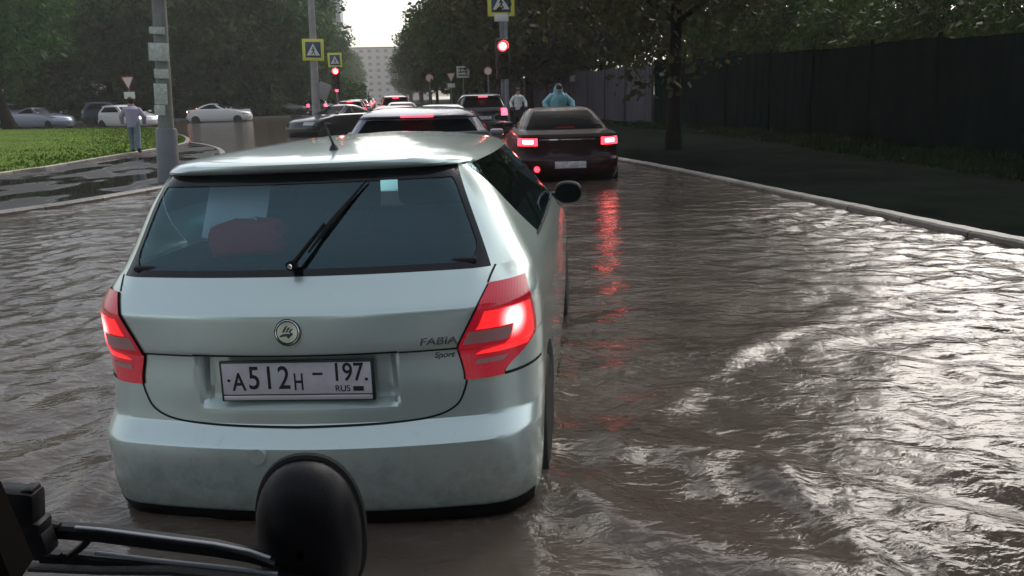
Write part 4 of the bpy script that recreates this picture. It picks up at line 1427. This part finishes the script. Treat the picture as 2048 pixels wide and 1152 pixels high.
def crown_mesh(name, seed, h, r, z0, clumps, leaves, size, material, droop=.35, lean=0.0):
    g = np.random.default_rng(seed)
    u = g.normal(size=(clumps, 3)); u /= np.linalg.norm(u, axis=1)[:, None]
    rad = .35 + .65 * g.random(clumps) ** .5
    zc = (z0 + h) / 2
    hz = (h - z0) / 2
    c = u * rad[:, None] * np.array([r, r, hz])
    c[:, :2] *= (1.0 - .28 * np.clip(c[:, 2:3] / hz, 0, 1))
    c += np.array([0, 0, zc]) + g.normal(size=(clumps, 3)) * .25
    cr = r * (.16 + .20 * g.random(clumps))
    per = np.maximum(8, (leaves * cr ** 2 / (cr ** 2).sum()).astype(int))
    ci = np.repeat(np.arange(clumps), per)
    n = len(ci)
    v = g.normal(size=(n, 3)); v /= np.linalg.norm(v, axis=1)[:, None]
    p = c[ci] + v * (cr[ci] * (.35 + .75 * g.random(n) ** .6))[:, None] * np.array([1.15, 1.15, .72])
    p[:, 2] -= droop * (np.linalg.norm(p[:, :2], axis=1) / r) ** 2
    p[:, 0] += lean * (p[:, 2] / h)
    a = g.normal(size=(n, 3)) + v * .6; a[:, 2] += .5; a /= np.linalg.norm(a, axis=1)[:, None]
    t = np.cross(a, g.normal(size=(n, 3))); t /= np.linalg.norm(t, axis=1)[:, None]
    b_ = np.cross(a, t)
    s = size * (.4 + 1.1 * g.random(n) ** 1.6)[:, None]
    V = np.stack([p - t * s * .62, p - b_ * s * .36 + t * s * .05, p + t * s * .62, p + b_ * s * .36 + t * s * .05], 1)
    return tri_mesh(name, V, material, 4)


def trunk_mb(seed, h, r, base, lean=0.0, crown_r=4.0):
    g = random.Random(seed)
    mb = MB()
    pts, rad = [], []
    for i in range(9):
        t = i / 8
        pts.append((lean * t + .12 * math.sin(seed + 4 * t) * t, .10 * math.cos(seed * 2 + 3 * t) * t, -.25 + (h * .8 + .25) * t))
        rad.append(r * (1.35 if i == 0 else 1.0 - .78 * t))
    mb.tube(pts, rad, 12)
    for k in range(7):
        t = .30 + .07 * k
        a = g.uniform(0, 6.28)
        p = Vector(pts[int(t * 8)])
        L = crown_r * g.uniform(.55, .9)
        d = Vector((math.cos(a), math.sin(a), g.uniform(.45, .9)))
        mb.tube([p, p + d * L * .4, p + d * L * .75 + Vector((0, 0, -.1 * L)), p + d * L + Vector((0, 0, .12 * L))],
                [r * .42, r * .28, r * .16, r * .05], 7)
    return mb


VAR = {}


def tree_kind(key, seed, h, r, z0, clumps, leaves, size, leaf, tr, lean=0.0):
    root = empty("tree")
    trunk_mb(seed, h, tr, z0, lean, r).build("trunk", M["bark"], root)
    o = bpy.data.objects.new("crown", crown_mesh("crown", seed, h, r, z0, clumps, leaves, size, M[leaf], lean=lean))
    COL.objects.link(o)
    o.parent = root
    VAR[key] = [root, False]


tree_kind("lime", 1, 15, 4.6, 2.6, 90, 15000, .34, "leaf_dark", .26)
tree_kind("maple", 2, 13, 5.0, 2.2, 80, 15000, .36, "leaf_mid", .24)
tree_kind("poplar", 3, 17, 4.0, 2.8, 95, 15000, .34, "leaf_dark", .27)
tree_kind("dull", 4, 13.5, 4.8, 2.2, 85, 15000, .33, "leaf_brown", .26)
tree_kind("low", 5, 5.2, 2.9, .6, 60, 16000, .17, "leaf_bright", .12)
tree_kind("kerbside", 6, 15.5, 5.6, 2.0, 190, 60000, .17, "leaf_brown", .18, .3)
tree_kind("sky_blocker", 12, 17, 4.2, 8.0, 100, 16000, .30, "leaf_mid", .28)
tree_kind("leaning", 8, 12, 5.0, 2.6, 80, 13000, .30, "leaf_dark", .36, 0.0)
tree_kind("bush", 9, 2.6, 2.4, -.1, 40, 5000, .22, "leaf_dark", .05)


def tree(key, x, y, s=1.0, rz=None, label=None, group=None, z=.05, cat="tree", name="tree", rot=None):
    root, used = VAR[key]
    o = copy_tree(root) if used else root
    VAR[key][1] = True
    o.name = name
    o.location = (x, y, z)
    o.rotation_euler = rot or (0, 0, rz if rz is not None else random.uniform(0, 6.28))
    o.scale = (s * random.uniform(.94, 1.06), s * random.uniform(.94, 1.06), s)
    for k in ("group", "label"):
        if k in o: del o[k]
    return tag(o, label, cat, group)


tree("kerbside", 3.95, 20.3, 1.0, 1.0, "large drooping tree with a thick dark trunk on the pavement before the grey fence", z=.06)
tree("sky_blocker", 10.6, 12.2, 1.0, .4, "unseen tall tree added behind the green fence to block sky over the near kerb")  # out of view, put in to keep sky glare off the near water
tree("leaning", *gp(22, 262)[:2], 1.0, .2, "tree with a leaning black trunk at the far edge of the lawn", z=.1, rot=(R(3), R(-11), 0))
WG = "dark trees beyond the side street"
wall = [(-46, 71, "lime"), (-41, 68, "poplar"), (-36.5, 72, "maple"), (-32.5, 70.5, "lime"), (-28, 73, "poplar"), (-24, 71.5, "maple"), (-20.5, 74, "lime"), (-50, 80, "poplar"), (-43, 82, "lime"),
        (-36, 84, "poplar"), (-30, 83, "lime"), (-25, 86, "maple"), (-33, 96, "lime"), (-40, 97, "maple"), (-52, 95, "lime")]
for i, (x, y, k) in enumerate(wall):
    tree(k, x, y, random.uniform(.92, 1.15), None, "dark leafy tree in the deep shade beyond the side street and parked cars", WG, z=.1)
NB = [(-38.5, 66.5), (-34, 76), (-29.5, 77.5), (-25.5, 78), (-44.5, 76), (-21.5, 80), (-48, 75.5), (-18.5, 81), (-41, 72), (-36, 71), (-31.5, 73), (-27, 74), (-23, 76), (-33, 80), (-39, 80), (-46, 82), (-16.5, 84), (-20, 88), (-17.5, 92), (-24.5, 90)]
for i, (x, y) in enumerate(NB):
    tree("bush", x, y, random.uniform(.9, 1.3), None, "dark bush filling the gap under the trees behind the side street", "bushes under the trees", z=.1, cat="bush", name="bush")
LG = "trees lining the far side of the avenue"
for i, y in enumerate((84, 95, 106, 118, 131, 146, 163, 182, 205, 232, 262, 300)):
    x = AX * y - (9.2 if y < 200 else 8.2) - random.uniform(0, 1.0) - max(0, (y - 150) * .012)
    tree(("lime", "maple", "poplar")[i % 3], x, y, random.uniform(.85, 1.05), None, "leafy tree of the row lining the oncoming side of the avenue", LG)
RG = "trees lining the kerb side of the avenue"
for i, y in enumerate((47, 57, 68, 80, 94, 110, 128, 149, 175, 205, 240, 285)):
    x = AX * y + 7.1 + random.uniform(-.3, .5) + (1.0 if i == 0 else 0)
    tree(("dull", "maple", "dull", "lime")[i % 4], x, y, random.uniform(.85, 1.02), None, "brownish leafy tree of the row lining the kerb side of the avenue", RG)
for i, (x, y, k, s) in enumerate([(5.5, 50, "maple", .85), (9.5, 44, "dull", .8), (10.3, 37, "maple", .72), (14.5, 42, "maple", .8), (3, 66, "lime", .85)]):
    tree(k, x, y, s, None, ("green tree behind the grey fence past the drooping tree", "brown green tree behind the grey fence between two green ones", "green tree rising behind the corner where green and grey fences meet",
                            "tall green tree far behind the dark green fence", "distant tree behind the grey fence lettering")[i])
for i, (x, y, s) in enumerate([(11.4, 33, 1.05), (12.2, 28, 1.0), (11.9, 23.5, .92), (12.3, 19.5, .82), (12.6, 15.8, .72), (15.8, 30, 1.05), (16.5, 24, 1.0), (16.2, 19, .85), (13.2, 12.4, .62)]):
    tree("low", x, y, s, None, "bright green low tree showing over the top of the dark green fence", "low trees over the green fence", z=.1)

# ------------------------------------------------------------------ poles, signs, signals


def ped_sign(mb_parent, w, z, y=-.06, name="crossing_sign"):
    b_ = MB().box((0, y, z), (w, .03, w), None, .012).build(name, M["sign_yellow"], mb_parent)
    q = w * .36
    MB().box((0, y - .0175, z), (q * 2, .004, q * 2), None, .001).build("sign_face", M["sign_blue"], b_)
    t = MB()
    t.add([(-q * .86, y - .0215, z - q * .72), (q * .86, y - .0215, z - q * .72), (0, y - .0215, z + q * .8)], [(0, 1, 2)])
    t.build("sign_triangle", M["sign_white"], b_, smooth=False)
    f = MB()
    yy = y - .024
    f.lathe([(q * .10, 0), (q * .10, .001)], 10, (0, yy, z + q * .30), "y")
    f.tube([(0, yy, z + q * .18), (.01, yy, z - q * .18)], [q * .09, q * .08], 6)
    f.tube([(.01, yy, z - q * .18), (q * .26, yy, z - q * .62)], q * .06, 5)
    f.tube([(.01, yy, z - q * .18), (-q * .24, yy, z - q * .62)], q * .06, 5)
    f.tube([(0, yy, z + q * .14), (q * .24, yy, z - q * .12)], q * .05, 5)
    f.tube([(0, yy, z + q * .14), (-q * .22, yy, z - q * .1)], q * .05, 5)
    f.build("sign_walker", M["sign_black"], b_)
    return b_


def signal(root, z, s=1.0, dx=0.0, lit="signal_red"):
    h = MB()
    h.box((dx, -.12, z), (.32 * s, .22 * s, .95 * s), None, .03)
    ho = h.build("signal_housing", M["signal_black"], root)
    for k in range(3):
        zz = z + (.3 - .3 * k) * s
        v = MB()
        yy = -.12 - .11 * s
        n = 20
        vs, fs = [], []
        for j in range(n + 1):
            a = PI * (-.12 + 1.24 * j / n)
            for dd in (0, -.16 * s):
                vs.append((dx + .135 * s * math.cos(a), yy + dd, zz + .135 * s * math.sin(a)))
        fs = [(2 * j, 2 * j + 2, 2 * j + 3, 2 * j + 1) for j in range(n)]
        v.add(vs, fs).build("signal_visor", M["signal_black"], ho)
        MB().lathe([(.001, -.035), (.06 * s, -.03), (.10 * s, -.015), (.12 * s, .01)], 20, (dx, yy - .004, zz), "y").build(
            "signal_lamp", M[lit] if k == 0 else M["signal_off"], ho)
        if k == 0:
            MB().lathe([(.001, -.046), (.05 * s, -.042), (.078 * s, -.03)], 18, (dx, yy - .004, zz), "y").build("lamp_core", M["signal_hot"], ho)
    return ho


# right signal pole with crossing sign, behind the dark red saloon
p = dp(1006, 180, 31.0)
rp = empty("traffic_light", (p[0], p[1], -.2), R(6))
tag(rp, "traffic light glowing red under a yellow edged crossing sign, behind the dark red saloon", "traffic light")
MB().tube([(0, 0, 0), (0, 0, 3.2), (0, 0, 5.8)], [.075, .065, .055], 14).lathe([(.13, 0), (.12, .25), (.08, .3)], 14).build("pole", M["pole_grey"], rp)
signal(rp, 2.86, 1.45)
ped_sign(rp, .95, 4.80)
tag(rp, None)
pm_ = MB().box((0, -.08, 4.28), (.5, .02, .26), None, .01).build("supplementary_plate", M["sign_white"], rp)

# left signal
p = dp(674, 180, 50.0)
lp = empty("traffic_light", (p[0], p[1], -.2), R(8))
tag(lp, "smaller traffic light glowing red under a pale sign, between the avenue and the side street", "traffic light")
MB().tube([(0, 0, 0), (0, 0, 4.0)], [.07, .06], 12).build("pole", M["pole_grey"], lp)
signal(lp, 2.72, 1.45)
ped_sign(lp, .80, 3.78)
lt2 = MB().lathe([(.09, -.02), (.10, .0)], 16, (0, -.26, 2.1), "y").build("countdown_lamp", M["brake_far"], lp)

# tall pole with the yellow sign left of the avenue
p = gp(634, 268)
yp_ = empty("sign_pole", (p[0], p[1], -.2), R(8))
yp_.rotation_euler = (0, R(1.8), R(8))
tag(yp_, "tall pale pole carrying a large yellow crossing sign by the junction", "pole")
MB().tube([(0, 0, 0), (0, 0, 1.2), (0, 0, 4.2), (-.05, 0, 9.5)], [.20, .17, .14, .10], 16).lathe([(.27, 0), (.25, .5), (.2, .55)], 16).build("pole", M["pole_pale"], yp_)
sg = ped_sign(yp_, .86, 3.60, -.2)
MB().box((.32, -.02, 1.95), (.5, .08, .7), Matrix.Rotation(.35, 4, "Y"), .05).build("control_box", M["pole_pale"], yp_)
arm = MB().tube([(-.05, 0, 6.2), (.5, -.1, 6.35), (1.0, -.2, 6.1)], [.05, .045, .04], 8).build("arm", M["pole_pale"], yp_)
MB().lathe([(.02, .18), (.14, .1), (.22, -.05), (.20, -.12), (.02, -.16)], 16, (.95, -.2, 6.0)).build("lamp_shade", M["lamp_head"], arm)

# grey post with notices on the left pavement
p = gp(338, 368)
gpst = empty("lamp_post", (p[0], p[1], -.1), R(12))
gpst.rotation_euler = (0, R(3.2), R(12))
tag(gpst, "thick grey lamp post pasted with paper notices at the pavement edge by the lawn", "lamp post")
MB().lathe([(.20, 0), (.195, .1), (.185, 1.06), (.17, 1.1)], 22).build("base_sleeve", M["pole_grey"], gpst)
MB().tube([(0, 0, 1.08), (0, 0, 3), (0, 0, 8.5)], [.135, .12, .09], 18).build("pole", M["pole_concrete"], gpst)
for x_, z_, w_, h_ in ((-.02, 2.42, .34, .30), (-.03, 2.78, .26, .12), (-.03, 1.70, .22, .36), (-.06, 1.42, .18, .18), (.0, 2.05, .24, .16)):
    MB().box((x_, -.165, z_), (w_, .012, h_), None, .002).build("notice", M["paper"], gpst)


def road_sign(px, py, y, kind, size, label, name="road_sign"):
    p = dp(px, py, y)
    o = empty(name, (p[0], p[1], 0), R(4))
    tag(o, label, "road sign")
    z = p[2]
    MB().tube([(0, .04, -.3), (0, .04, z + size * .6)], .03, 8).build("pole", M["pole_grey"], o)
    if kind == "round":
        f = MB().lathe([(size / 2, -.01), (size / 2, .01)], 24, (0, 0, z), "y").build("sign_face", M["sign_white"], o)
        MB().tube([(size * .45 * math.cos(a), -.014, z + size * .45 * math.sin(a)) for a in np.linspace(0, 2 * PI, 25)], size * .05, 6, False).build("sign_border", M["sign_red"], f)
    elif kind == "tri":
        s = size / 2
        f = MB().add([(-s, -.01, z + s), (s, -.01, z + s), (0, -.01, z - s), (-s, .01, z + s), (s, .01, z + s), (0, .01, z - s)],
                     [(0, 2, 1), (3, 4, 5), (0, 1, 4, 3), (1, 2, 5, 4), (2, 0, 3, 5)]).build("sign_face", M["sign_white"], o, smooth=False)
        MB().tube([(-s, -.012, z + s), (s, -.012, z + s), (0, -.012, z - s), (-s, -.012, z + s)], size * .045, 6).build("sign_border", M["sign_red"], f)
        MB().box((0, 0, z - s - .22), (size * .9, .02, .24), None, .004).build("supplementary_plate", M["sign_white"], o)
    else:
        f = MB().box((0, 0, z), (size * 1.15, .02, size), None, .005).build("sign_face", M["sign_white"], o)
        q = MB()
        for zz in (-.28, 0, .28):
            q.box((-.05 * size, -.013, z + zz * size), (size * .8, .004, size * .1))
        q.box((size * .3, -.0135, z + .1 * size), (.1 * size, .005, size * .6))
        q.build("sign_marking", M["sign_black"], f)
    return o


road_sign(256, 166, 31, "tri", .42, "small give way sign with a plate below it, standing on the lawn behind the person")
road_sign(859, 156, 62, "round", .62, "round white sign on a thin pole before the kerb side trees")
road_sign(926, 144, 48, "box", .62, "rectangular white sign with dark lines left of the large red signal")
road_sign(902, 155, 52, "tri", .50, "triangular sign between the round sign and the rectangular sign")
road_sign(976, 142, 40, "round", .40, "small round sign just left of the pole with the large red signal")
road_sign(790, 152, 95, "box", .55, "tiny white sign over the far end of the car queue")
# street lamp on the kerb side, its pale head reaching over the road
p = dp(1000, 180, 37)
sl = empty("street_lamp", (p[0] + .3, p[1], -.1), 0)
tag(sl, "street lamp with a long pale head reaching out over the road above the queue", "street lamp")
MB().tube([(0, 0, 0), (0, 0, 4.6), (-.3, 0, 5.3), (-1.2, -.1, 5.62), (-2.2, -.2, 5.7)], [.10, .08, .07, .05, .04], 12).build("pole", M["pole_grey"], sl)
MB().lathe([(.02, -.7), (.12, -.6), (.17, -.1), (.14, .5), (.03, .7)], 14, (-2.55, -.2, 5.66), "x", 1, .55).build("lamp_head", M["lamp_head"], sl)

# ------------------------------------------------------------------ buildings


def block(name, x, y, w, d, h, floors, cols, material, label, rz=0.0, glassm="window_dark"):
    root = empty(name, (x, y, 0), rz)
    tag(root, label, "building")
    MB().box((0, 0, h / 2), (w, d, h)).build("wall", M[material], root, smooth=False)
    rf = MB().box((0, 0, h + .25), (w + .8, d + .8, .5)).build("roof", M["roof_dark"], root, smooth=False)
    MB().box((w * .2, 0, h + 1.4), (3, 3, 1.9)).build("lift_house", M[material], rf, smooth=False)
    fh = h / floors
    for i in range(floors):
        for j in range(cols):
            wx_ = -w / 2 + w * (j + .5) / cols
            fr_ = MB().box((wx_, -d / 2 - .02, fh * (i + .55)), (w / cols * .52, .10, fh * .52)).build("window", M["building_pale"], root, smooth=False)
            MB().box((wx_, -d / 2 - .085, fh * (i + .55)), (w / cols * .44, .04, fh * .44)).build("pane", M[glassm], fr_, smooth=False)
    return root


p = dp(768, 185, 420)
block("apartment_block", p[0], 420, 46, 14, 24, 8, 12, "building_pale", "long pale apartment block closing the far end of the avenue", R(8))
p = dp(655, 100, 190)
block("apartment_tower", p[0] - 3, 190, 13, 14, 44, 14, 4, "building_grey", "tall grey tower block rising behind the trees of the oncoming side", R(8))

# ------------------------------------------------------------------ people


def skin_body(name, joints, edges, radii, material, parent=None, sub=2):
    me = bpy.data.meshes.new(name)
    me.from_pydata(joints, edges, [])
    o = bpy.data.objects.new(name, me)
    COL.objects.link(o)
    md = o.modifiers.new("skin", "SKIN")
    md.use_smooth_shade = True
    for i, r in enumerate(radii):
        sv = me.skin_vertices[0].data[i]
        sv.radius = (r, r) if not hasattr(r, "__len__") else r
        sv.use_root = i == 0
    s = o.modifiers.new("sub", "SUBSURF")
    s.levels = s.render_levels = sub
    dg = bpy.context.evaluated_depsgraph_get()
    nm = bpy.data.meshes.new_from_object(o.evaluated_get(dg))
    o.modifiers.clear()
    o.data = nm
    nm.name = name
    nm.materials.clear()
    nm.materials.append(material)
    nm.shade_smooth()
    if parent: o.parent = parent
    return o


def person(loc, rz, label, h=1.68, top="lilac_cloth", legs="jeans", bend=0.0, stride=.22, cape=None, arms=.12):
    root = empty("person", loc, rz)
    tag(root, label, "person")
    s = h / 1.72
    b_ = bend
    J = [(0, 0, .92), (0, -.02 - b_ * .3, 1.12), (0, -.02 - b_ * .8, 1.36 - b_ * .25), (0, -.03 - b_, 1.47 - b_ * .4), (0, -.05 - b_ * 1.2, 1.56 - b_ * .5), (0, -.06 - b_ * 1.3, 1.66 - b_ * .55),
         (.17, -.02 - b_ * .8, 1.38 - b_ * .25), (.22 + arms, -.06 - b_, 1.12), (.20 + arms, -.22 - b_, .92),
         (-.17, -.02 - b_ * .8, 1.38 - b_ * .25), (-.22 - arms, .02 - b_, 1.12), (-.20 - arms, -.12 - b_, .90),
         (.09, 0, .86), (.10, -stride * .6, .48), (.10, -stride * .5, .09), (.11, -stride * .5 - .16, .04),
         (-.09, 0, .86), (-.10, stride * .3, .48), (-.10, stride, .12), (-.11, stride - .15, .04)]
    E = [(0, 1), (1, 2), (2, 3), (3, 4), (4, 5), (2, 6), (6, 7), (7, 8), (2, 9), (9, 10), (10, 11), (0, 12), (12, 13), (13, 14), (14, 15), (0, 16), (16, 17), (17, 18), (18, 19)]
    rad = [(.15, .11), (.14, .10), (.17, .11), .06, .085, .085, .065, .045, .035, .065, .045, .035, .09, .06, .042, .035, .09, .06, .042, .035]
    J = [tuple(c * s for c in j) for j in J]
    skin_body("body", J, E, rad, M["skin"], root)
    hd = MB().lathe([(.01, .0), (.07, .02), (.098, .09), (.095, .16), (.05, .21), (.01, .215)], 16, (0, J[5][1] + .03, J[4][2] - .01)).build("hair", M["hair"], root)
    for sx_ in (1, -1):
        k = 12 if sx_ > 0 else 16
        MB().tube([np.array(J[k]) + np.array([0, 0, .06]), J[k + 1], J[k + 2]], [.105, .08, .062], 12).build("trouser_leg", M[legs], root)
        MB().tube([np.array(J[k + 2]) + np.array([0, .05, -.02]), np.array(J[k + 3]) + np.array([0, .04, .01]), np.array(J[k + 3]) + np.array([0, -.06, .0])], [.05, .052, .04], 10).build("shoe", M["dark_cloth"], root)
    if not cape:
        t = MB()
        t.lathe([(.16, .80 * s), (.175, .92 * s), (.165, 1.08 * s), (.19, 1.25 * s), (.20, 1.38 * s), (.12, 1.46 * s), (.07, 1.49 * s)], 20, (0, 0, 0), "z", 1.05, .72)
        t.v = [(x, y - b_ * max(0, (z / s - .9)) * 1.6, z - b_ * .5 * max(0, z / s - .9) * s) for x, y, z in t.v]
        to = t.build("jacket", M[top], root)
        for k in (6, 9):
            MB().tube([J[k], J[k + 1], J[k + 2]], [.085, .068, .055], 10).build("sleeve", M[top], to)
    else:
        rows = []
        for i in range(15):
            tt = i / 14
            r_ = [.03, .10, .135, .145, .16, .24, .29, .31, .32, .32, .32, .325, .33, .335, .34][i]
            z = (1.74 - 1.05 * tt) * s - b_ * .45 * max(0, .6 - tt)
            rows.append([(r_ * (1 + .07 * math.sin(9 * a + i * .4)) * math.cos(a), -.03 - b_ * 1.2 * (1 - tt) + r_ * .72 * (1 + .07 * math.cos(7 * a)) * math.sin(a), z + .02 * math.sin(5 * a) * tt)
                         for a in np.linspace(0, 2 * PI, 33)])
        co_ = fix_normals(MB().grid(rows).build("rain_cape", M[cape], root))
        for k in (6, 9):
            MB().tube([J[k], J[k + 1], J[k + 2]], [.11, .10, .085], 10).build("sleeve", M[cape], co_)
    return root


p = gp(265, 313)
person((p[0], p[1] + .3, .09), R(200), "person in a lilac jacket and pale trousers walking along the lawn edge", 1.52, bend=.10, stride=.26)
p = dp(1113, 200, 26.5)
person((p[0], p[1], .03), R(15), "person stooping in a hooded cyan rain cape on the pavement beyond the dark red saloon", 1.72, cape="cyan_cape", legs="dark_cloth", bend=.16, arms=.2)
p = dp(1036, 200, 36)
person((p[0], p[1], .05), R(10), "distant person in a pale jacket between the red signal pole and the cyan cape", 1.6, top="white_card", legs="dark_cloth")

# ------------------------------------------------------------------ the van the picture is taken from
van = empty("van", (0, 0, -.2))
tag(van, "black wiper, round mirror back and window pillar of the van in the foreground", "van")
VO = np.array([0, 0, -.2])


def vp(px, py, y):
    return dp(px, py, y) - VO


mr = MB()
rows = []
c0 = vp(622, 1064, .93)
for i in range(15):
    t = i / 14
    rr = math.sin(PI * min(1, .02 + t * .98) * .5) ** .8
    dep = -.055 * math.cos(PI * .5 * t) ** .9
    rows.append([(c0[0] + .0635 * rr * math.copysign(abs(math.cos(a)) ** .86, math.cos(a)), c0[1] + dep, c0[2] + .097 * rr * math.copysign(abs(math.sin(a)) ** .86, math.sin(a)) - .02 * (dep + .055))
                 for a in np.linspace(0, 2 * PI, 41)])
mr.grid(rows)
mo = fix_normals(mr.build("mirror_housing", M["black_plastic"], van))
MB().tube([(c0[0] + .0625 * math.copysign(abs(math.cos(a)) ** .86, math.cos(a)), c0[1] + .004, c0[2] + .0965 * math.copysign(abs(math.sin(a)) ** .86, math.sin(a))) for a in np.linspace(0, 2 * PI, 49)],
          .0062, 8, False).build("mirror_rim", M["seam"], mo)
MB().lathe([(.056, .0), (.056, .003)], 36, c0, "y", 1, 1.6).build("mirror_glass", M["dark_glass"], mo)
MB().tube([c0 + np.array([0, .0, -.07]), c0 + np.array([0, .02, -.16]), c0 + np.array([0, .05, -.28])], [.02, .016, .02], 10).build("mirror_stalk", M["black_plastic"], mo)


def bar(mb, pts, wd, th, y):
    """Flat bar through points given as (px, py) at distance y, tapered in width."""
    P = [vp(q[0], q[1], y + (q[2] if len(q) > 2 else 0)) for q in pts]
    rows = []
    for i, pt in enumerate(P):
        t = P[min(i + 1, len(P) - 1)] - P[max(i - 1, 0)]
        t /= np.linalg.norm(t)
        up = np.cross(t, np.array([0, 1.0, 0])); up /= np.linalg.norm(up)
        fw = np.cross(up, t)
        w_ = wd[i] if hasattr(wd, "__len__") else wd
        rows.append([pt + up * w_ / 2 - fw * th * .2, pt + up * w_ * .3 + fw * th * .5 * -1, pt - up * w_ * .3 - fw * th * .5, pt - up * w_ / 2 - fw * th * .2,
                     pt - up * w_ / 2 + fw * th * .5, pt + up * w_ / 2 + fw * th * .5, pt + up * w_ / 2 - fw * th * .2])
    return mb.grid(rows)


wp = MB()
bar(wp, [(105, 1062), (200, 1068), (320, 1084), (430, 1098), (500, 1112), (550, 1128)], [.016, .018, .018, .017, .014, .008], .014, .86)
bar(wp, [(84, 1118), (160, 1120), (300, 1132), (450, 1146), (560, 1158), (660, 1172)], [.018, .016, .014, .013, .012, .008], .012, .865)
wpo = wp.build("wiper", M["black_plastic"], van)
w2 = MB()
bar(w2, [(190, 1064), (168, 1090), (140, 1112)], .008, .008, .858)
bar(w2, [(60, 1046), (118, 1056)], .010, .01, .858)
bar(w2, [(60, 1110), (120, 1116)], .010, .01, .858)
w2.build("wiper_joint", M["black_plastic"], wpo)
bl_ = MB()
bar(bl_, [(60, 1136), (200, 1142), (340, 1142), (520, 1160), (620, 1176)], [.006, .006, .008, .006, .004], .01, .84)
bl_.build("wiper_blade", M["rubber"], wpo)
hl = MB()  # pale strips painted along the arms as their highlights
bar(hl, [(150, 1054.5), (200, 1058.5), (320, 1074), (430, 1088), (500, 1102), (540, 1116)], .0024, .004, .852)
bar(hl, [(190, 1106), (300, 1120), (450, 1136), (555, 1149)], .0045, .004, .856)
hl.build("wiper_highlight", M["pole_grey"], wpo)
cl = MB()
c1 = vp(34, 1012, .84)
cl.box(c1, (.052, .03, .046), Matrix.Rotation(.12, 4, "Y"), .008)
cl.box(vp(62, 1058, .84), (.034, .03, .032), Matrix.Rotation(.2, 4, "Y"), .006)
cl.box(vp(80, 1082, .84), (.026, .026, .03), Matrix.Rotation(-.2, 4, "Y"), .005)
cl.box(vp(62, 982, .84), (.014, .02, .012), None, .003)
cl.build("wiper_bracket", M["black_plastic"], van)
pl = MB()
a_, b2, c2, d2 = vp(-120, 980, .72), vp(-40, 1010, .72), vp(30, 1175, .70), vp(-90, 1230, .68)
q_ = [a_, b2, c2, d2]
back = [v + np.array([-.01, .05, 0]) for v in q_]
pl.add(q_ + back, [(0, 1, 2, 3), (7, 6, 5, 4), (0, 4, 5, 1), (1, 5, 6, 2), (2, 6, 7, 3), (3, 7, 4, 0)])
M["pillar_brown"] = mat("pillar_trim", (.004, .0035, .0025), rough=.9, spec=.04)
fix_normals(pl.build("window_pillar", M["pillar_brown"], van, smooth=False))
M["van_dark"] = mat("van_front_paint", (.03, .032, .036), rough=.3, coat=1.0)
fp = MB()  # unseen nose, drawn forward to shade the hatchback's lower bumper
rows = []
for z, y in ((.12, 1.2), (.25, 1.33), (.35, 1.40), (.55, 1.42), (.64, 1.36), (.74, 1.10), (.86, .84), (.93, .70), (.95, .45), (.95, .2)):
    rows.append([(x, y - .16 * (abs(x) / 1.05) ** 3, z) for x in np.linspace(-1.05, 1.05, 21)])
fp.grid(rows)
fix_normals(fp.build("front_panel", M["van_dark"], van))
cb_ = MB()  # unseen van body behind the camera, added to block the sky
cb_.box((0, -2.6, 1.35), (2.0, 4.2, 1.9), None, .12)
cb_.box((0, -.05, .55), (2.0, .9, .5), None, .1)
cb_.build("cab", M["van_dark"], van)
for sx_ in (1, -1):
    MB().tube([(sx_ * .98, .15, .78), (sx_ * .93, -.25, 1.45), (sx_ * .86, -.6, 2.2)], .05, 8).build("window_post", M["van_dark"], van)
for i, (x, y, k) in enumerate([(-13, -16, "maple"), (13, -12, "dull"), (-14, -30, "lime"), (12, -30, "maple"), (-4, -44, "lime"), (6, -46, "maple")]):
    tree(k, x, y, 1.0, None, "leafy tree along the road behind the van", "trees behind the van")

# ------------------------------------------------------------------ sky, light, air
w = bpy.data.worlds.new("World")
C.world = w
w.use_nodes = True
nt = w.node_tree
bgn = nt.nodes["Background"]
sky = nt.nodes.new("ShaderNodeTexSky")
sky.sky_type = "NISHITA"
sky.sun_disc = False
SUN_EL, SUN_AZ = R(38), R(28)
sky.sun_elevation = SUN_EL
sky.sun_rotation = SUN_AZ
sky.dust_density = 4.0
sky.air_density = 1.2
sky.ozone_density = 1.0
hs = nt.nodes.new("ShaderNodeHueSaturation")
hs.inputs["Saturation"].default_value = .45
nt.links.new(sky.outputs[0], hs.inputs["Color"])
nt.links.new(hs.outputs[0], bgn.inputs["Color"])
bgn.inputs["Strength"].default_value = .13
su = bpy.data.lights.new("sun", "SUN")
su.energy = .5
su.angle = R(50)
su.color = (1.0, .95, .88)
so = bpy.data.objects.new("sun", su)
COL.objects.link(so)
sd_ = Vector((math.sin(SUN_AZ) * math.cos(SUN_EL), math.cos(SUN_AZ) * math.cos(SUN_EL), math.sin(SUN_EL)))
so.rotation_euler = sd_.to_track_quat("Z", "Y").to_euler()

HAZE = 0.0007
if HAZE:
    hz = MB().box((-40, 215, 24), (420, 520, 52)).build("haze", M["seam"], smooth=False)
    tag(hz, kind="stuff")
    hm = bpy.data.materials.new("haze")
    hm.use_nodes = True
    nt = hm.node_tree
    nt.nodes.clear()
    o = nt.nodes.new("ShaderNodeOutputMaterial")
    v = nt.nodes.new("ShaderNodeVolumePrincipled")
    v.inputs["Color"].default_value = (.86, .85, .84, 1)
    v.inputs["Density"].default_value = HAZE
    v.inputs["Anisotropy"].default_value = .3
    nt.links.new(v.outputs[0], o.inputs["Volume"])
    hz.data.materials.clear()
    hz.data.materials.append(hm)

vs_ = C.view_settings
vs_.view_transform = "Standard"
vs_.look = "None"
vs_.gamma = 1
vs_.use_curve_mapping = False
vs_.exposure = 0.82
C.cycles.max_bounces = 8
C.cycles.volume_bounces = 1
C.cycles.transparent_max_bounces = 12
C.cycles.sample_clamp_indirect = 6
C.cycles.use_denoising = True
